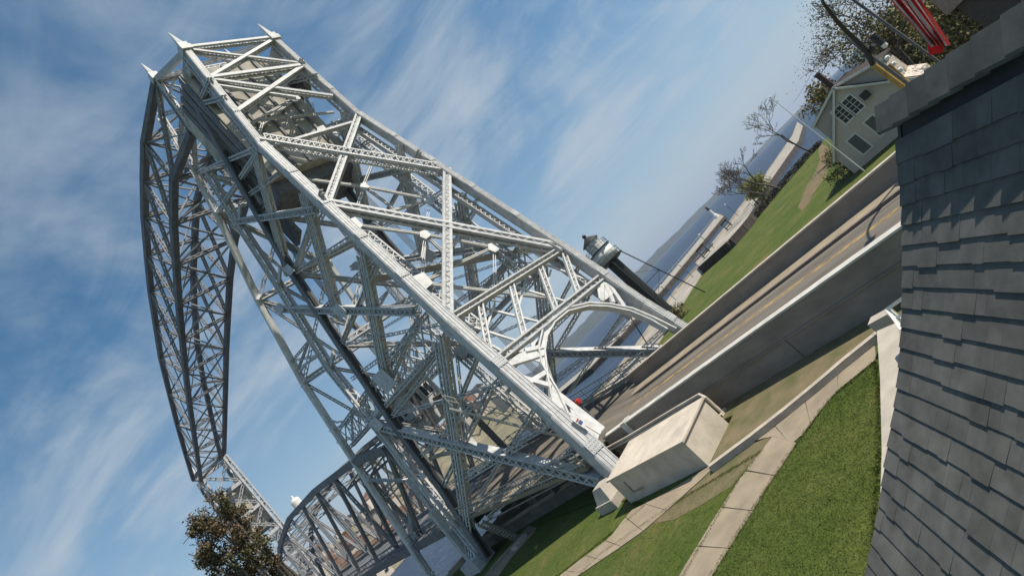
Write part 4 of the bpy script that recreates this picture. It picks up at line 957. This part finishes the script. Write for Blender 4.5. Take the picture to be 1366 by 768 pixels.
mb = MB(); mb.lathe(V(LB.x, LB.y, gal+.4+u*.55), [(1.22, 0), (1.22, u*.13)], 10); gl = mb.build('lantern_glass', M['pale_glass'], lh)
mb = MB()
for i in range(10): an = i*math.pi/5; mb.tube([(LB.x+1.26*math.cos(an), LB.y+1.26*math.sin(an), gal+.4+u*.55), (LB.x+1.26*math.cos(an), LB.y+1.26*math.sin(an), gal+.4+u*.68)], .07, 5)
mb.build('lantern_bar', M['white_paint'], lh)
mb = MB(); mb.lathe(V(LB.x, LB.y, gal+.4+u*.68), [(1.5, 0), (1.45, .12), (.45, u*.16), (.2, u*.2), (.3, u*.22), (.3, u*.26), (.03, u*.31)], 16); mb.build('lantern_roof', M['black'], lh)
for rr, zz_, hh in ((2.15, gal+.17, 1.0), (1.9, gal+.4+u*.38, .8)):
    mb = MB(); ring = [(LB.x+rr*math.cos(i*math.pi/10), LB.y+rr*math.sin(i*math.pi/10)) for i in range(21)]
    for h in (.5, 1): mb.tube([(x, y, zz_+hh*h) for x, y in ring], .03, 5)
    for x, y in ring[::2]: mb.tube([(x, y, zz_), (x, y, zz_+hh)], .03, 5)
    mb.build('gallery_rail', M['black'], lh)
for dx, dy in ((3.9, -4.1), (-4.2, -3.6), (-3.8, 4.0), (4.0, 3.8)):
    mb = MB(); a = V(LB.x+dx*.36, LB.y+dy*.36, gal); b_ = V(LB.x+dx, LB.y+dy, -.3); mb.tube([a, b_], .09, 6); mid = a.lerp(b_, .45); mb.tube([mid, V(LB.x, LB.y, mid.z)], .06, 6); mb.tube([mid, V(LB.x, LB.y, mid.z+3.2)], .025, 5); mb.tube([mid, V(LB.x, LB.y, mid.z-3.2)], .025, 5); mb.build('brace_leg', M['black'], lh)

# ------------------------------------------------------------------ piers, promenade, canal furniture
wz = lambda px, z: [at(x, y, z=z) for x, y in px]
A1 = wz([(790, 538), (848, 466), (904, 386), (931, 356)], .15); B1 = wz([(812, 543), (868, 473), (921, 388), (938, 363)], .15)
A2 = wz([(927, 350), (951, 327), (976, 296), (987, 280), (997, 267)], 1.45); B2 = wz([(933, 355), (971, 321), (987, 303), (996, 292), (1005, 278)], 1.45)
A3 = wz([(996, 268), (1003, 258), (1016, 242), (1040, 207), (1058, 181), (1064, 163)], -.7); B3 = wz([(1004, 275), (1010, 266), (1022, 250), (1046, 215), (1065, 188), (1071, 168)], -.7)
mb = MB()
for A, B, zt_ in ((A1, B1, .15), (A2, B2, 1.45), (A3, B3, -.7)):
    for i in range(len(A)-1): mb.prism([(A[i].x, A[i].y), (A[i+1].x, A[i+1].y), (B[i+1].x, B[i+1].y), (B[i].x, B[i].y)], -4, zt_)
tag(mb.build('promenade', M['pier']), 'pale concrete south pier promenade running out along the canal', 'pier', kind='structure')
for A, lab in ((A1, 'low concrete parapet along the canal side of the pier beside the lighthouse'), (A2, 'low concrete parapet along the raised part of the south pier'), (A3, 'low concrete parapet on the outer end of the south pier')):
    mb = MB()
    for i in range(len(A)-1): mb.bar(A[i]+V(0, 0, .25), A[i+1]+V(0, 0, .25), .5, .5, (0, 0, 1))
    tag(mb.build('pier_parapet', M['pier']), lab, 'parapet')
mb = MB()
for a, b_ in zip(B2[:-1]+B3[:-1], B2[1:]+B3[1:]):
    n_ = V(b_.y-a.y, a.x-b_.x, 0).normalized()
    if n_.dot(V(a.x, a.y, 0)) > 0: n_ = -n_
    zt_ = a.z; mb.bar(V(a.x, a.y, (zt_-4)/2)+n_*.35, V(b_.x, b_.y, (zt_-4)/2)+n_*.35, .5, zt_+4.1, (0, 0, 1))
tag(mb.build('promenade_wall', M['pier_dark']), 'dark wall, shade in its colour, along the far edge of the big lawn', 'wall')
# north pier with its small white light
NA = [(700, 563), (740, 523), (780, 490), (820, 449), (880, 382), (930, 322), (958, 285)]; NB = [(706, 564), (746, 524), (786, 491), (825, 450), (885, 384), (934.5, 325), (965, 288)]
mb = MB(); A = [at(x, y, z=-.6) for x, y in NA]; B = [at(x, y, z=-.6) for x, y in NB]
for i in range(len(A)-1): mb.prism([(A[i].x, A[i].y), (A[i+1].x, A[i+1].y), (B[i+1].x, B[i+1].y), (B[i].x, B[i].y)], -.9, -.6)
np_ = thing('north_pier', 'long narrow north pier across the canal ending at a small white light', 'pier', A[3]); mb.build('pier_deck', M['pier'], np_)
mb = MB()
for i in range(len(A)-1):
    q = [(A[i].x+.4, A[i].y-.3), (A[i+1].x+.4, A[i+1].y-.3), (B[i+1].x+.1, B[i+1].y-.5), (B[i].x+.1, B[i].y-.5)]
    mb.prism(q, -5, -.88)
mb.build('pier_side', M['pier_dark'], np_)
mb = MB()
for i in range(len(A)-1):
    for k in range(12):
        p = A[i].lerp(A[i+1], k/12); mb.tube([p, p+V(0, 0, 1.2)], .12, 5)
    mb.tube([A[i]+V(0, 0, 1.1), A[i+1]+V(0, 0, 1.1)], .08, 5)
mb.build('pier_railing', M['mesh_fence'], np_)
tip = at(957, 290, z=-.6); tt = at(946, 272, x=tip.x)
pl = thing('pier_light', 'tiny white light tower at the end of the north pier', 'lighthouse', tip); hh = (tt-tip).length
mb = MB(); mb.lathe(tip, [(hh*.16, 0), (hh*.14, hh*.2), (hh*.10, hh*.25), (hh*.08, hh*.7)], 12); mb.build('light_tower', M['white_paint'], pl)
mb = MB(); mb.lathe(tip+V(0, 0, hh*.7), [(hh*.12, 0), (hh*.12, hh*.04), (hh*.07, hh*.05), (hh*.07, hh*.2), (hh*.09, hh*.2), (.1, hh*.32)], 12); mb.build('lantern', M['black'], pl)
# green framed pier gates / benches
for i, (x, y, s_) in enumerate(((993, 318, 1), (941, 330, 1.3), (973, 298, 1))): pass
gl_ = [('green steel shelter frame at the wide part of the south pier', 974, 304, 1.3), ('green steel shelter frame nearest the lighthouse on the south pier', 944, 340, 1.5)]
for lab, x, y, s_ in gl_:
    p = at(x, y, z=1.45); o = thing('pier_shelter', lab, 'shelter', p, 'green frames on the south pier'); mb = MB()
    pass
    for dx in (-s_, s_): mb = MB(); mb.tube([p+V(dx, 0, 0), p+V(dx, 0, 2.3*s_*.6)], .12, 6); mb.build('post', M['green_steel'], o); mb = MB(); mb.bar(p+V(-s_*1.2, 0, 2.3*s_*.6), p+V(s_*1.2, 0, 2.3*s_*.6), .25, .2, (0, 0, 1)); mb.bar(p+V(-s_, 0, 1.0), p+V(s_, 0, 1.0), .08, .3, (0, 1, 0)); mb.bar(p+V(-s_, 0, .5), p+V(s_, 0, .5), .1, .8, (0, 1, 0)); mb.build('panel', M['green_steel'], o)
lampspots = [(1003, 264), (985, 288), (953, 331), (1022, 248), (925, 370), (902, 400)]
for i, (x, y) in enumerate(lampspots):
    zl = .15 if x < 927 else 1.45 if x < 1000 else -.7; p = at(x, y, z=zl); o = thing('pier_lamp', 'slim lamp post standing on the pale south pier promenade', 'lamp post', p, 'lamp posts along the south pier')
    mb = MB(); mb.tube([p, p+V(0, 0, 3.6)], .06, 6); mb.build('post', M['green_steel'], o); mb = MB(); mb.lathe(p+V(0, 0, 3.6), [(.06, 0), (.16, .15), (.16, .35), (.05, .5)], 8); mb.build('lantern', M['white_paint'], o)
# small things on the lawn
rs_ = random.Random(12); e1_ = [(1095, 190), (1092, 203), (1093, 214), (1088, 226), (1084, 238), (1077, 250), (1070, 262), (1063, 274)]; e2_ = [(1068, 280), (1077, 271), (1085, 258), (1093, 247), (1100, 234), (1105, 220), (1107, 209), (1103, 195)]
sheet('soil_patch', [(x+rs_.gauss(0, 1.2), y+rs_.gauss(0, 1.2)) for x, y in e1_+e2_], .006, M['soil'], 'worn strip of bare reddish soil on the big lawn', 'ground')

# ------------------------------------------------------------------ street lamp, signals, flag, wire
lb = at(1200, 113, x=31.6); LBs = V(31.6, lb.y, 0)
lamp = thing('street_lamp', 'tall black curved street lamp with yellow lower pole beside the house', 'street lamp', LBs)
zy = at(1168, 84, x=31.6).z
mb = MB(); mb.tube([LBs, V(LBs.x, LBs.y, zy)], .13, 8); mb.build('lower_pole', M['yellow'], lamp)
t2 = [V(LBs.x, LBs.y, zy)] + [at(x, y, x=xx) for x, y, xx in ((1157, 70, 31.5), (1143, 55, 31.3), (1128, 41, 31.0), (1116, 28, 30.6), (1106, 15, 30.1), (1098, 4, 29.4), (1096, -4, 28.7), (1097, -10, 28.0))]
mb = MB(); mb.tube(t2, [.13, .13, .11, .10, .09, .08, .07, .06, .06], 8); mb.build('curved_arm', M['black'], lamp)
mb = MB(); mb.box(t2[-1].x-.7, t2[-1].x+.1, t2[-1].y-.18, t2[-1].y+.18, t2[-1].z-.12, t2[-1].z+.12); mb.build('lamp_head', M['black'], lamp)
mb = MB(); p = at(1162, 68, x=31.5); mb.tube([p, at(1165, 60, x=31.2)], .1, 6); mb.build('bracket', M['black'], lamp)
sp = at(1196, 100, x=33.2); SPs = V(33.2, sp.y, 0); stp = at(1142, 38, x=33.2)
sig = thing('traffic_signal', 'grey signal pole carrying dark signal heads and a white lamp', 'traffic signal', SPs)
mb = MB(); mb.tube([SPs, V(SPs.x, SPs.y, stp.z)], .07, 8); mb.build('pole', M['steel_dark'], sig)
for x, y in ((1166, 49), (1173, 55)):
    mb = MB(); p = at(x, y, x=33.0); mb.lathe(p-V(0, 0, .28), [(.05, 0), (.15, .08), (.15, .4), (.05, .48)], 10); mb.build('signal_head', M['black'], sig)
mb = MB(); p = at(1179, 60, x=33.0); mb.lathe(p-V(0, 0, .2), [(.04, 0), (.13, .08), (.13, .25), (.04, .32)], 10); mb.build('white_lamp', M['white_paint'], sig)
gt = thing('barrier_gate', 'yellow barrier gate mechanism with white lamp knobs by the roof edge', 'barrier', V(33.6, at(1200, 98, x=33.6).y, 0))
a, b_ = at(1183, 88, x=33.6), at(1204, 108, x=33.6)
mb = MB(); mb.bar(a, b_, .32, .2, (1, 0, 0)); mb.bar(b_, V(b_.x, b_.y, 0), .32, .3, (1, 0, 0)); mb.build('arm', M['yellow'], gt)
for k in (.1, .5, .9):
    mb = MB(); p = a.lerp(b_, k)+V(-.1, -.3, .25); mb.lathe(p, [(.03, 0), (.12, .06), (.12, .18), (.03, .24)], 8); mb.build('lamp_knob', M['white_paint'], gt)
mb = MB(); mb.bar(at(1182, 90, x=33.5)+V(0, .2, 0), at(1194, 102, x=33.5)+V(0, .2, 0), .18, .1, (1, 0, 0)); mb.build('red_light', M['red'], gt)
# flag hanging on its pole
fx = 17.0
fp0, fp1 = at(1176, -30, x=fx), at(1262, 72, x=fx)
fg = thing('flag', 'red and white striped flag hanging limp above the shingled roof', 'flag', V(fx, fp1.y, 0), None)
fgp = thing('flag_staff', 'thin grey staff carrying the striped flag above the roof', 'flagpole', V(fx+.35, fp1.y+.25, 0))
mb = MB(); mb.tube([V(fx+.35, fp1.y+.25, 0), V(fx+.35, fp1.y+.25, fp0.z+1)], .035, 8); mb.build('pole', M['steel_dark'], fgp)
Lf = at(1156, -34, x=fx), at(1240, 62, x=fx); Rf = at(1200, -44, x=fx), at(1268, 60, x=fx)
nst = 9
for k in range(nst):
    mb = MB(); n_ = 14
    for i in range(n_):
        def P(j, kk):
            v_ = j/n_; a = Lf[0].lerp(Lf[1], v_); b_ = Rf[0].lerp(Rf[1], v_); q = a.lerp(b_, kk/nst)
            return q+V(.16*math.sin(kk*1.9+v_*3)+.05*math.sin(v_*9+kk), 0, 0)
        q = [P(i, k), P(i, k+1), P(i+1, k+1), P(i+1, k)]
        th = V(.012, 0, 0); mb.hexa([p-th for p in q]+[p+th for p in q])
    mb.build('stripe', M['flag_red'] if k % 2 == 0 else M['flag_white'], fg)
mb = MB()
q = [at(x, y, x=fx+.1) for x, y in ((1243, 40), (1262, 50), (1258, 70), (1240, 74), (1236, 55))]; mb.plate(q, .04, (1, 0, 0)); mb.build('folded_end', M['flag_red'], fg)
a, b_ = at(1128, 6, x=34), at(1058, 138, x=120)
wr_ = thing('overhead_wire', 'thin dark overhead wire sagging across the sky beside the house', 'wire', a); mb = MB(); mb.tube([a.lerp(b_, i/10)-V(0, 0, .25*math.sin(math.pi*i/10)) for i in range(11)], .02, 4); mb.build('cable', M['black'], wr_)

# red signal lamp near the portal
p = at(770, 536, y=36); rs = thing('red_signal', 'round red signal lamp on a post beside the roadway under the portal', 'signal', V(p.x, p.y, dz(36)))
mb = MB(); mb.tube([V(p.x, p.y, dz(36)-.3), p], .08, 8); mb.build('post', M['steel_dark'], rs); mb = MB(); mb.lathe(p-V(0, 0, .35), [(.05, 0), (.4, .15), (.4, .5), (.05, .65)], 12); mb.build('lamp', M['red'], rs)

# ------------------------------------------------------------------ trees and bushes
def leaf_quad(mb, p, s, rnd):
    a = V(rnd.gauss(0, 1), rnd.gauss(0, 1), rnd.gauss(0, 1)).normalized(); b_ = a.cross(V(rnd.gauss(0, 1), rnd.gauss(0, 1), rnd.gauss(0, 1)))
    if b_.length < 1e-3: return
    b_.normalize(); L_ = s*rnd.uniform(.7, 1.4); w_ = L_*.5
    mb.add([p-a*L_/2, p+b_*w_/2, p+a*L_/2, p-b_*w_/2], [(0, 1, 2, 3)])
def branches(base, h, rnd, levels=4, spread=.75, r0=.2, lean=V(0, 0, 0)):
    segs = []; tips = []
    def grow(p, d, L_, r, lev):
        n = 3; pts = [p]
        for i in range(n):
            d = (d+V(rnd.gauss(0, .12), rnd.gauss(0, .12), rnd.gauss(0, .08)+.03)).normalized(); pts.append(pts[-1]+d*L_/n)
        segs.append((pts, r, r*.62))
        if lev == 0: tips.append(pts[-1]); tips.append(pts[-2]); return
        k = rnd.choice((2, 3, 3))
        for i in range(k):
            nd = (d+V(rnd.gauss(0, spread), rnd.gauss(0, spread), rnd.gauss(.1, spread*.6))).normalized()
            grow(pts[rnd.choice((-1, -1, -2))], nd, L_*rnd.uniform(.6, .82), r*.58, lev-1)
    grow(Vector(base), (V(0, 0, 1)+lean).normalized(), h*.36, r0, levels); return segs, tips
def tree(name, label, cat, base, h, seed, bark, leafm=None, nleaf=0, ls=.3, clump=.8, levels=4, r0=None, spread=.75, lean=V(0, 0, 0), group=None, minr=.012):
    rnd = random.Random(seed); segs, tips = branches(base, h, rnd, levels, spread, r0 or h*.022, lean)
    o = thing(name, label, cat, base, group); mb = MB()
    for pts, ra_, rb_ in segs: mb.tube(pts, max(ra_, minr), 5, r2=max(rb_, minr*.8), cap=False)
    mb.build('trunk', bark, o)
    if leafm:
        mb = MB()
        for i in range(nleaf):
            t = rnd.choice(tips); leaf_quad(mb, t+V(rnd.gauss(0, clump), rnd.gauss(0, clump), rnd.gauss(0, clump*.8)), ls, rnd)
        mb.build('crown', leafm, o)
    return o
def gnd(px, py, z=0, x=None, y=None):
    p = at(px, py, x=x, y=y) if x or y else at(px, py, z=z); return V(p.x, p.y, z)
# near tree at the lower left, in front of the far tower
tb = at(330, 720, y=27); TBX = V(tb.x, tb.y, 0)
def blob_tree(name, label, cat, base, blobs, leafm, n, ls, seed, bark=M['bark'], r0=.2, group=None):
    """tree whose crown is many leaves in overlapping uneven clumps, with limbs to each clump"""
    rnd = random.Random(seed); o = thing(name, label, cat, base, group); mb = MB(); zmin = min(b_[0].z for b_ in blobs)
    hub = V(base.x, base.y, base.z+(zmin-base.z)*.75); mb.tube([base, base.lerp(hub, .5)+V(.1, .05, 0), hub], [r0, r0*.85, r0*.7], 8)
    for c_, r_ in blobs:
        m_ = hub.lerp(c_, .5)+V(rnd.gauss(0, .2), rnd.gauss(0, .2), .1); mb.tube([hub, m_, c_], [r0*.45, r0*.28, r0*.1], 5)
        for k in range(5): mb.tube([c_, c_+V(rnd.gauss(0, r_*.7), rnd.gauss(0, r_*.7), rnd.gauss(0, r_*.7))], r0*.07, 4)
    mb.build('trunk', bark, o); mb = MB(); tot = sum(r_**2.2 for _, r_ in blobs)
    for c_, r_ in blobs:
        subs = [c_+V(rnd.gauss(0, r_*.5), rnd.gauss(0, r_*.5), rnd.gauss(0, r_*.5)) for _ in range(9)]
        for i in range(int(n*r_**2.2/tot)):
            s_ = rnd.choice(subs); leaf_quad(mb, s_+V(rnd.gauss(0, r_*.26), rnd.gauss(0, r_*.26), rnd.gauss(0, r_*.26)), ls, rnd)
    mb.build('crown', leafm, o); return o
ty = 27
cl_ = [(280, 690, .5), (294, 672, .42), (262, 704, .38), (312, 684, .5), (294, 712, .55), (332, 704, .5), (272, 726, .48), (316, 728, .55), (346, 722, .45), (292, 748, .6), (334, 752, .6), (360, 748, .45), (268, 745, .33), (312, 776, .7), (354, 780, .6), (292, 792, .65), (378, 778, .4)]
blobs = [(at(x, y, y=ty+random.uniform(-.8, .8)), r_) for x, y, r_ in cl_]
cb = sum((b_[0] for b_ in blobs), V(0, 0, 0))/len(blobs)
blob_tree('budding_tree', 'dark rust and green budding tree in the lower left corner before the far tower', 'tree', V(cb.x+.8, cb.y+.2, 0), blobs, M['leaf_rust'], 17000, .12, 5, r0=.22)
# bare trees by the lawn and pier
for i, (x, y, xx, h, lab, sd_) in enumerate(((1083, 203, 100, 15.5, 'tall bare spreading tree at the lawn edge left of the taupe house', 11), (1042, 253, 104, 12, 'bare grey tree leaning over the pale green bush by the pier', 12), (1028, 262, 106, 10.5, 'smaller bare tree at the pier side of the pale green bush', 13))):
    g_ = gnd(x, y, 0)
    tree('bare_tree', lab, 'tree', g_, h, sd_, M['bark'], None, levels=6, r0=.24, spread=.55, lean=V(-.12, .2, 0), minr=.03)
g_ = gnd(1012, 272); p_ = [(1006, 244, 1.9), (1012, 250, 2.0), (1000, 252, 1.6), (1008, 260, 1.9), (1016, 240, 1.3)]
blob_tree('leafy_bush', 'pale green leafy bush at the end of the dark promenade wall', 'bush', V(g_.x, g_.y, 0), [(at(x, y, x=g_.x), r_) for x, y, r_ in p_], M['leaf_spring'], 7000, .32, 21, r0=.2)
g_ = at(1100, 140, x=85)
blob_tree('yellow_bush', 'yellowish budding shrub tree behind the left side of the taupe house', 'bush', V(g_.x, g_.y, 0), [(at(x, y, x=85), r_) for x, y, r_ in ((1092, 124, 1.6), (1100, 130, 1.7), (1096, 142, 1.8), (1104, 118, 1.0))], M['leaf_yellow'], 1500, .4, 22, r0=.15)
# tall trees behind the house at the top right
bx = 95
bl = [(at(x, y, x=bx+random.uniform(-6, 6)), r_) for x, y, r_ in ((1190, 45, 4.5), (1205, 62, 4.5), (1185, 65, 4), (1220, 80, 4.5), (1200, 85, 4.5), (1230, 95, 4), (1210, 40, 3.5), (1240, 70, 4.5), (1225, 45, 4), (1255, 85, 5), (1265, 50, 5), (1250, 30, 4.5))]
cb = sum((b_[0] for b_ in bl), V(0, 0, 0))/len(bl)
blob_tree('broadleaf_tree', 'big green and russet broadleaf tree behind the flag', 'tree', V(cb.x, cb.y, 0), bl, M['leaf_green'], 30000, .42, 31, r0=.5)
bl = [(at(x, y, x=70+random.uniform(-3, 3)), r_) for x, y, r_ in ((1275, 20, 3.5), (1300, 10, 3.5), (1265, 2, 3.0), (1325, -5, 3.5), (1290, 30, 3))]
cb = sum((b_[0] for b_ in bl), V(0, 0, 0))/len(bl)
blob_tree('dark_tree', 'dark green tree rising over the ridge of the shingled roof', 'tree', V(cb.x, cb.y, 0), bl, M['leaf_green'], 14000, .34, 32, r0=.4)
g_ = at(1180, 60, x=70); 
tree('sparse_tree', 'sparse tree with few small leaves above the taupe house', 'tree', V(70, g_.y, 0), 14.5, 41, M['bark'], M['leaf_green'], 3600, .16, .8, levels=6, r0=.25, spread=.6, minr=.03)
g_ = gnd(1128, 240)
for i, (x, y, z_, lab) in enumerate(((1122, 222, .8, 'brown garden shrub below the corner of the taupe house'), (1130, 236, .7, 'russet garden shrub nearest the parapet by the taupe house'), (1116, 212, .7, 'small olive garden shrub at the left foot of the taupe house'))):
    g_ = gnd(x, y); blob_tree('garden_shrub', lab, 'shrub', g_, [(g_+V(random.uniform(-.8, .8), random.uniform(-.8, .8), z_*1.2), .75) for _ in range(4)], M['leaf_green'], 700, .2, 50+i, r0=.06)
hp = [at(x, y, z=0) for x, y in ((1000, 302), (1012, 289), (1040, 255), (1074, 216), (1098, 190))]
hb = []
for a, b_ in zip(hp[:-1], hp[1:]):
    n_ = int((b_-a).length/1.0)+1
    for k in range(n_): q = a.lerp(b_, k/n_); hb.append((q+V(random.gauss(0, .2), random.gauss(0, .2), random.uniform(.5, .9)), random.uniform(.55, .85)))
mb = MB(); rh = random.Random(77)
for c_, r_ in hb:
    for k in range(170): leaf_quad(mb, c_+V(rh.gauss(0, r_*.6), rh.gauss(0, r_*.6), rh.uniform(-.9, .6)*r_), .3, rh)
hd = thing('hedge', 'long low dark hedge along the lake edge of the big lawn', 'hedge', hp[2]); mb.build('foliage', M['leaf_dark'], hd)
mb = MB()
for c_, r_ in hb[::2]: mb.tube([V(c_.x, c_.y, 0), c_], .04, 4)
mb.build('stem', M['bark'], hd)
g_ = gnd(910, 424); blob_tree('pier_shrub', 'small dark shrub on the lawn beside the lighthouse', 'shrub', g_, [(g_+V(random.uniform(-1, 1), random.uniform(-1, 1), 1.0), .9) for _ in range(4)], M['leaf_green'], 700, .3, 60, r0=.08)

# ------------------------------------------------------------------ north shore: hills and town
# neighbour house under the trees
nb_ = thing('neighbour_house', 'brown neighbour house with dark roof half hidden behind the flag and roof ridge', 'house', (44, 2, 0))
mb = MB(); mb.box(44, 52, -6, 3.6, -.2, 5.6); mb.build('wall', M['brown_wall'], nb_)
mb = MB(); mb.add([(43.5, -6.5, 5.5), (43.5, 4.1, 5.5), (52.5, 4.1, 5.5), (52.5, -6.5, 5.5), (48, -6.5, 9.2), (48, 4.1, 9.2)], [(0, 4, 5, 1), (2, 5, 4, 3), (0, 3, 4), (1, 5, 2), (0, 1, 2, 3)]); mb.build('roof', M['house_roof'], nb_)
mb = MB(); mb.box(43.9, 44, .6, 1.8, 3.2, 4.8); f_ = mb.build('window', M['trim'], nb_); mb = MB(); mb.box(43.86, 43.9, .72, 1.68, 3.32, 4.68); mb.build('pane', M['glass'], f_)
rnd = random.Random(9)
def hillmesh(name, label, az0, az1, dist, depth, heights, n=160, m=14, mm_=None):
    mb = MB(); idx = []
    for i in range(n+1):
        u = i/n; az = az0+(az1-az0)*u
        k = u*(len(heights)-1); j = min(int(k), len(heights)-2); hh = heights[j]+(heights[j+1]-heights[j])*(k-j)
        hh *= 1+.06*math.sin(i*.9)+.05*math.sin(i*2.3+1)
        for j in range(m+1):
            v = j/m; d = dist(u)+depth*v; zz_ = -3+hh*math.sin(min(v*1.25, 1)*math.pi/2)**1.2 + (rnd.gauss(0, hh*.01) if 0 < v < 1 else 0)
            mb.v.append((d*math.sin(az), d*math.cos(az), zz_))
    for i in range(n):
        for j in range(m):
            a = i*(m+1)+j; mb.f.append((a, a+m+1, a+m+2, a+1))
    return struct(mb.build(name, mm_ or M['hill'], None, True), label, 'hills')
# azimuths: 54 deg near the pier light, 0 deg beyond the far tower
hillmesh('hills', 'long wooded shore ridge fading into haze beyond the lake', R_(-40), R_(74), lambda u: 1250+4400*u**1.6, 1300, [230, 250, 250, 235, 205, 180, 150, 118, 82, 48, 12])
hillmesh('north_shore_ground', 'built-up slope rising behind the far side of the canal', R_(-40), R_(36), lambda u: 225+60*u, 1300, [95, 95, 95, 90, 80, 55], mm_=M['town_ground'])
tn = 0
cols = [M['town'], M['hull'], M['concrete'], M['siding'], M['white_paint'], M['cream']]
src = []
for k in range(6):
    mb = MB(); mb.box(-.5, .5, -.5, .5, -.4, 1); o = thing('town_building', 'small distant town building across the canal below the hill', 'building', (0, 0, 0), 'town buildings across the canal')
    wl2 = mb.build('wall', cols[k], o); mb = MB(); mb.add([(-.55, -.55, 1), (.55, -.55, 1), (.55, .55, 1), (-.55, .55, 1), (0, -.55, 1.4), (0, .55, 1.4)], [(0, 1, 4), (2, 3, 5), (0, 4, 5, 3), (1, 2, 5, 4), (0, 3, 2, 1)]); rf = mb.build('roof', M['hull'] if k % 2 else M['house_roof'], o)
    pw = []
    for zz_ in (.2, .62):
        for yy in (-.3, .25):
            mb = MB(); mb.box(-.53, -.5, yy-.09, yy+.09, zz_, zz_+.2); pw.append(mb.build('window', M['glass'], o))
            mb = MB(); mb.box(yy-.09, yy+.09, -.53, -.5, zz_, zz_+.2); pw.append(mb.build('window', M['glass'], o))
    src.append((o, (wl2, rf), pw))
used = [False]*6
for i in range(170):
    az = R_(rnd.uniform(-8, 34)); d = rnd.choice((rnd.uniform(250, 420), rnd.uniform(400, 700), rnd.uniform(600, 1200)))
    if d < 420 and az > R_(24): continue
    x, y = d*math.sin(az), d*math.cos(az)
    if 15 < x < 34 and y < 420: x += 24 if x > 24 else -20
    z = -3+88*math.sin(min((d-240)/1300*1.25, 1)*math.pi/2)**1.2-.5
    k = i % 6; o, ch_, pw = src[k]
    if used[k]:
        c = o.copy(); C.objects.link(c)
        for q in list(ch_)+(pw if d < 420 else []):
            c3 = q.copy(); C.objects.link(c3); c3.parent = c
    else: c = o; used[k] = True
    s_ = rnd.uniform(8, 17); c.location = (x, y, z); c.scale = (s_*rnd.uniform(.7, 1.5), s_*rnd.uniform(.7, 1.4), s_*rnd.uniform(.45, .95)); c.rotation_euler.z = rnd.uniform(-.4, .4)
# water tank seen above the lift span
p = at(394, 668, y=420); wtk = thing('water_tank', 'round white storage tank rising above the curved lift span', 'tank', V(p.x, p.y, 1))
mb = MB(); mb.lathe(V(p.x, p.y, p.z-7), [(.6, 0), (3.4, 1.5), (3.4, 7), (2.8, 8.6), (1.0, 9.4)], 20); mb.build('tank_shell', M['white_paint'], wtk)
for k in range(4):
    an = k*math.pi/2+.4; mb = MB(); mb.tube([(p.x+3*math.cos(an), p.y+3*math.sin(an), p.z-5), (p.x+4*math.cos(an), p.y+4*math.sin(an), 0)], .3, 6); mb.build('leg', M['steel_far'], wtk)
mb = MB(); mb.lathe(V(p.x, p.y, p.z+2.2), [(.9, 0), (.9, 2.2), (.3, 2.6)], 10); mb.build('tank_vent', M['white_paint'], wtk)

# ------------------------------------------------------------------ turf blades on the nearest lawns
mb = MB(); rnd = random.Random(4)
def inpoly(x, y, P):
    c_ = False; j = len(P)-1
    for i in range(len(P)):
        if (P[i][1] > y) != (P[j][1] > y) and x < (P[j][0]-P[i][0])*(y-P[i][1])/(P[j][1]-P[i][1])+P[i][0]: c_ = not c_
        j = i
    return c_
lawns = [[(1168, 482), (1172, 520), (1174, 600), (1160, 790), (935, 790), (1002, 684), (1048, 612), (1063, 592), (1105, 534)],
         [(1020, 600), (985, 642), (900, 790), (752, 790), (800, 740), (905, 668)], [(860, 676), (735, 775), (650, 768), (690, 722), (740, 690), (800, 668), (840, 668)]]
for lw_, cnt in zip(lawns, (26000, 9000, 9000)):
    P = [tuple(at(x, y, z=0)[:2]) for x, y in lw_]; xs = [p[0] for p in P]; ysx = [p[1] for p in P]; k = 0; tries = 0
    while k < cnt and tries < cnt*6:
        tries += 1
        x, y = rnd.uniform(min(xs), max(xs)), rnd.uniform(min(ysx), max(ysx))
        if not inpoly(x, y, P): continue
        k += 1; an = rnd.uniform(0, 6.28); h = rnd.uniform(.015, .045); w_ = .014; lx, ly = rnd.gauss(0, .03), rnd.gauss(0, .03)
        mb.add([(x-w_*math.cos(an), y-w_*math.sin(an), -.005), (x+w_*math.cos(an), y+w_*math.sin(an), -.005), (x+lx, y+ly, h)], [(0, 1, 2)])
for lw_ in lawns:
    P = [at(x, y, z=0) for x, y in lw_]
    for a, b_ in zip(P, P[1:]+P[:1]):
        for _ in range(int((b_-a).length*160)):
            q = a.lerp(b_, rnd.random()); x, y = q.x+rnd.gauss(0, .06), q.y+rnd.gauss(0, .06); an = rnd.uniform(0, 6.28); h = rnd.uniform(.05, .085); lx, ly = rnd.gauss(0, .04), rnd.gauss(0, .04)
            mb.add([(x-.016*math.cos(an), y-.016*math.sin(an), -.005), (x+.016*math.cos(an), y+.016*math.sin(an), -.005), (x+lx, y+ly, h)], [(0, 1, 2)])
tag(mb.build('grass', M['grass']), 'short mown grass blades covering the near lawns', 'grass', kind='stuff')

# ------------------------------------------------------------------ the air between here and the far shore
mh = bpy.data.materials.new('haze_air'); mh.use_nodes = True; t = mh.node_tree; t.nodes.remove(t.nodes['Principled BSDF'])
pv = t.nodes.new('ShaderNodeVolumePrincipled'); pv.inputs['Color'].default_value = (.66, .77, .95, 1); pv.inputs['Density'].default_value = .00011; pv.inputs['Anisotropy'].default_value = .2
t.links.new(pv.outputs[0], t.nodes['Material Output'].inputs['Volume'])
mb = MB(); mb.box(-17900, 17900, -17900, 17900, -6.5, 300); tag(mb.build('haze', mh), 'thin blue haze over the lake and the far shore', 'haze', kind='stuff')
